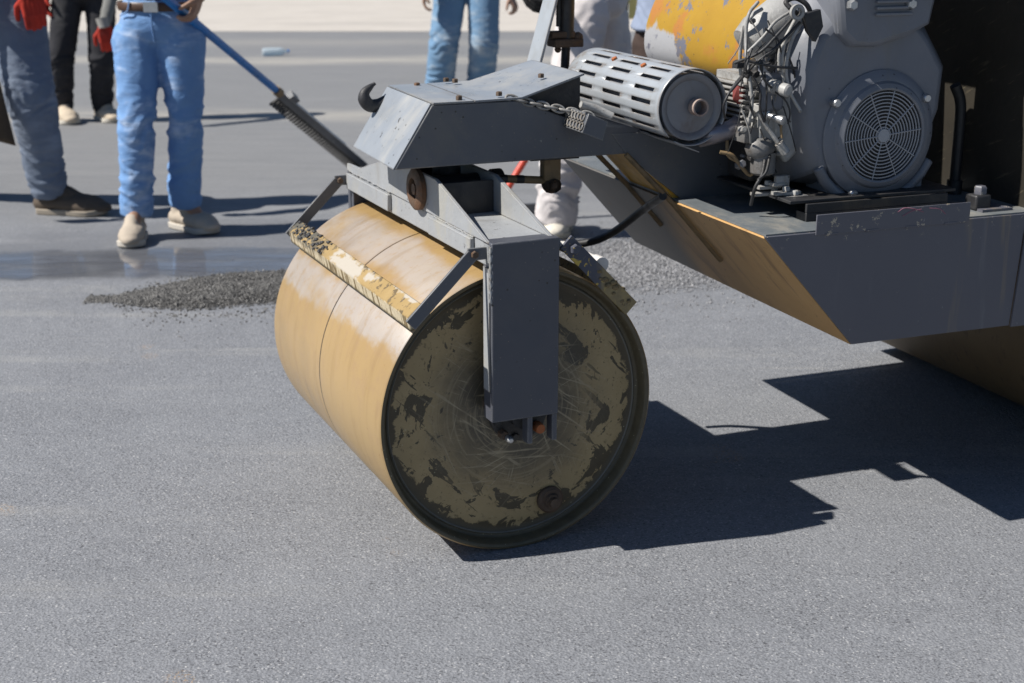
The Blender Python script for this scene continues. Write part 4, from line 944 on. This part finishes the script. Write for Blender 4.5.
# worker in white overalls behind the roller
person('worker in dusty white overalls behind the roller, black glove on a red pole',
  at(590, -2, 6.98),
  [(at(583, 15, 6.85), at(566, 118, 6.68), at(556, 212, 6.74), at(562, 212, 6.92), at(554, 234, 6.62)),
   (at(603, 20, 7.1), at(618, 112, 7.1), at(640, 176, 7.3), at(634, 190, 7.36), at(664, 197, 7.2))],
  dict(trousers=cloth('dusty_white_overalls', (.56,.52,.51), .12, (.68,.65,.63)), shirt=cloth('white_overall_top', (.64,.62,.60), .1), shoes=cloth('white_boot', (.60,.56,.48), .15), sole=cloth('dirty_white_sole', (.48,.44,.36), .2), glove=cloth('black_glove', (.02,.02,.02), .3), cuff=cloth('yellow_cuff', (.5,.42,.16), .2), sleeve=1, boots=1),
  [(at(508, -60, 6.8), at(520, -20, 6.6), (.3,-.5,-.6), (.9,0,0), (0,-1,0), .6, True),
   (at(650, -45, 7.1), at(622, -2, 7.22), (-.25,.1,-.9), (-.6,.6,0), (0,-1,0), .9, True)],
  seedv=15.9, trs=(.125,.098,.100), fold=.014)
# worker in brown trousers on the far side
person('worker in dark brown trousers and long blue grey shirt, half hidden behind the muffler',
  at(676, 32, 6.5),
  [(at(660, 44, 6.5), at(660, 130, 6.45), at(668, 205, 6.55), at(668, 215, 6.65), at(664, 236, 6.42)),
   (at(692, 44, 6.55), at(690, 130, 6.55), at(696, 200, 6.65), at(694, 212, 6.7), at(706, 232, 6.5))],
  dict(trousers=cloth('dark_brown_trousers', (.055,.038,.032), .3), shirt=cloth('blue_grey_shirt', (.23,.27,.36), .15), shoes=cloth('black_boot', (.04,.035,.03), .2), sole=cloth('black_sole', (.03,.03,.03), .1), sleeve=1, hat=HAT),
  [(at(640, -60, 6.4), at(680, -30, 6.2), (.8,-.3,.1), (0,0,-1), (0,0,1), .6, False),
   (at(715, -50, 6.45), at(710, 10, 6.3), (.1,-.2,-1), (-.9,0,0), (0,-1,0), .5, False)],
  seedv=21.9, trs=(.125,.095,.085), fold=.010, face=(-.2,-1,0), shirt_len=.09)

# ------------------------------------------------------------------ tools
M_BLUE = simple('blue_enamel', (.015,.17,.50), .35, 0, .15, (.10,.12,.16), .3, 20, .05)
h0 = at(168, 0, 6.50); h1 = at(262, 80, 7.30); tip = at(366, 165, z=.03)
h1 = h0.lerp(tip, .475)
rk_ = empty('asphalt_rake', (tip.x, tip.y, 0)); tag(rk_, 'blue handled asphalt rake with toothed steel head held by the man in blue jeans', 'rake')
L = lambda v: v-Vector((tip.x, tip.y, 0)); d = (tip-h0).normalized()
hp = MB().tube([L(h0-d*.45), L(h1)], .0195, 16).build('handle', M_BLUE, rk_)
MB().tube([L(h1-d*.02), L(h1+d*.035)], .025, 16).build('collar', M_TAN, hp)
b = MB(); up = Vector((.92, .1, .55)); up = (up-d*up.dot(d)).normalized(); sdv = d.cross(up).normalized()
M3 = Matrix((sdv, d, up)).transposed().to_4x4(); M3.translation = L(h1)
LL = (tip-h1).length
b.box(-.006, .006, .0, LL, -.026, .012, M3).box(-.020, .020, .10, .18, .0175, .045, M3); hd = b.build('head', M_PAINT, rk_, bevel=.001)
MB().box(-.013, .013, .10, LL*.72, .0125, .0170, M3).build('lit_flange', M_SHROUD, hd, bevel=.001)  # flange coloured paler for the sunlit top of the head
b = MB(); n = 34
for i in range(n):
    y0 = .06+(LL-.08)*i/n; b.prism([(y0, -.0255), (y0+.032, -.0255), (y0+.022, -.084), (y0+.009, -.084)], -.005, .005, 'x', M3)
b.build('teeth', M_DARK, hd)
# red pole held by the worker in white
q0 = at(626, -12, 7.25); q1 = at(614, 14, 7.25); e1 = at(515, 176, 7.05); dd = (e1-q1).normalized(); k = (e1.z-.02)/-dd.z; e2 = e1+dd*k
rp = empty('red_rake', (e2.x, e2.y, 0)); tag(rp, 'red pole of a hand tool slanting down behind the roller yoke in a black glove', 'rake')
L2 = lambda v: v-Vector((e2.x, e2.y, 0))
MB().tube([L2(q1-dd*.35), L2(e2)], .0175, 14).build('handle', simple('red_orange_enamel', (.55,.060,.030), .4, 0, .1, (.3,.1,.06), .3, 20), rp)
MB().box(-.30, .30, -.01, .01, .003, .09, Matrix.Rotation(R(15), 4, 'Z')).build('head', M_PAINT, rp, bevel=.002)
# shovel at the left edge
s0 = at(6, 120, 6.95)
sh = empty('shovel', (s0.x, s0.y, 0)); tag(sh, 'shovel with a dark brown curved steel blade cut by the left edge of the picture', 'shovel')
b = MB(); nu, nv = 10, 12; g_ = {}
ptsl = [at(-70, 70, 6.95), at(0, 82, 6.95), at(16, 146, 6.95), at(-62, 118, 6.95)]
for i in range(nu+1):
    for j in range(nv+1):
        u_, v_ = i/nu, j/nv; p = ptsl[0].lerp(ptsl[1], u_).lerp(ptsl[3].lerp(ptsl[2], u_), v_); p = p+Vector((0, -.05*math.sin(u_*math.pi)*(.6+.4*v_), 0)); g_[i, j] = b.bm.verts.new(p-Vector((s0.x, s0.y, 0)))
for i in range(nu):
    for j in range(nv): b.bm.faces.new((g_[i,j], g_[i+1,j], g_[i+1,j+1], g_[i,j+1]))
o = b.build('blade', M_SHOVEL, sh); m = o.modifiers.new('s', 'SOLIDIFY'); m.thickness = .004
c_ = (ptsl[0]+ptsl[1])/2; MB().tube([c_-Vector((s0.x,s0.y,0))+Vector((.0,0,-.04)), c_-Vector((s0.x,s0.y,0))+Vector((-.10, .05, .75))], .018, 12).build('handle', simple('wooden_handle', (.25,.16,.08), .6), sh)
# crushed plastic bottle far behind
bp_ = at(275, 52, z=.04)
bo = empty('plastic_bottle', (bp_.x, bp_.y, 0), R(12)); tag(bo, 'crushed clear plastic bottle lying on the asphalt in the background', 'bottle')
t = NT('clear_plastic'); t.set('Base Color', (.72,.82,.88)); t.set('Roughness', .15); t.set('Transmission Weight', .55); t.set('IOR', 1.3)
MB().lathe([(0,-.13),(.036,-.13),(.042,-.12),(.040,-.07),(.043,-.03),(.038,.0),(.043,.04),(.036,.075),(.016,.11),(.014,.13),(0,.13)], (0,0,.043), (1,.1,.02), 20).build('shell', t.m, bo)
MB().lathe([(.0165,.128),(.0165,.148),(0,.148)], (0,0,.043), (1,.1,.02), 14).build('cap', M_BLUE, bo)
# yellow board in a pale frame, far behind
fb = at(631, 60, 13.0)
yb = empty('site_board', (fb.x, fb.y, 0)); tag(yb, 'yellow board in a pale steel frame standing behind the workers', 'sign')
MB().box(-.03, .50, -.01, .01, .55, 2.0).build('board', simple('pale_yellow_board', (.68,.56,.20), .5), yb, bevel=.003)
b = MB().box(-.12, -.035, -.03, .03, .0, 2.1).box(.505, .56, -.03, .03, 0, 2.1); b.build('frame', simple('pale_frame', (.62,.68,.72), .4), yb, bevel=.004)

# ------------------------------------------------------------------ loose asphalt
def ridge(x):
    """centre line and half width of the windrow at world x"""
    t_ = (x+1.75)/1.0
    return 5.50+.36*min(t_, 1.6)+.10*math.sin(x*3), .30*min(1, max(0, (x+1.78)*3.0))**.5
def loose(name, x0, x1, n, mat, label, cy, hw, hgt, size=(.003, .0095)):
    b = MB(); rnd = random.Random(11)
    nx, ny = int((x1-x0)/.012), 60
    V = {}
    for i in range(nx+1):
        x = x0+(x1-x0)*i/nx; c, h = cy(x), hw(x)
        for j in range(ny+1):
            v = -1.15+2.3*j/ny; y = c+v*h
            z = hgt*max(0, 1-v*v)*min(1, h/.2)*(.55+.9*(noise.noise(Vector((x*9, y*9, 1)))+.5)*.7)+.006*noise.noise(Vector((x*60, y*60, 2)))+.004*noise.noise(Vector((x*140, y*140, 5)))-.006*(abs(v) > .9)-.003
            V[i, j] = b.bm.verts.new((x, y, z))
    for i in range(nx):
        for j in range(ny): b.bm.faces.new((V[i,j], V[i+1,j], V[i+1,j+1], V[i,j+1]))
    ico = [Vector(v) for v in ((1,0,.1), (-1,0,-.1), (0,1,0), (0,-1,.1), (.1,0,1), (0,.1,-1))]
    F = [(0,2,4),(2,1,4),(1,3,4),(3,0,4),(2,0,5),(1,2,5),(3,1,5),(0,3,5)]
    for k in range(n):
        x = rnd.uniform(x0-.09, x1+.05); c, h = cy(min(max(x, x0), x1)), max(.04, hw(x)); v = rnd.gauss(0, .55)
        if abs(v) > 1.0: v = v*1.12 if rnd.random() < .55 else rnd.uniform(-1, 1)
        y = c+v*h; r = rnd.uniform(*size)*(1.5 if rnd.random() < .06 else 1)
        z = max(0, hgt*(1-v*v)*min(1, h/.2)*(.55+.9*(noise.noise(Vector((x*9, y*9, 1)))+.5)*.7))
        a_ = rnd.uniform(0, 6.28); ca, sa = math.cos(a_), math.sin(a_)
        vs_ = []
        for q in ico:
            q = Vector((q.x*rnd.uniform(.7,1.2), q.y*rnd.uniform(.7,1.2), q.z*rnd.uniform(.6,1)))*r
            vs_.append((x+q.x*ca-q.y*sa, y+q.x*sa+q.y*ca, z+q.z+r*.3))
        b._add(vs_, F)
    o = b.build(name, mat, sharp=20); tag(o, label, 'asphalt', kind='stuff'); return o
def stone(name, lo, hi):
    t = NT(name); c = t.mix(t.xyz(t.voro(95, out='Color'))[0], lo, hi); t.set('Base Color', c); t.set('Roughness', .5); t.bump(t.noise(300, 3), .4, .003); return t.m
loose('loose_asphalt', -1.60, -.55, 24000, stone('fresh_loose_mix', (.032,.031,.030), (.125,.120,.112)), 'dark heap of loose asphalt mix spilled on the road left of the drum',
      lambda x: 5.52+.33*(x+1.74), lambda x: .005+.30*min(1, max(0, (x+1.60))/.35)**.7, .016, (.0015, .0055))
loose('loose_gravel', .20, 1.15, 15000, stone('dry_loose_mix', (.12,.12,.125), (.30,.30,.31)), 'paler loose asphalt crumbs spread under the roller chassis',
      lambda x: 6.05+.28*(x-.2), lambda x: .52, .006, (.002, .0065))
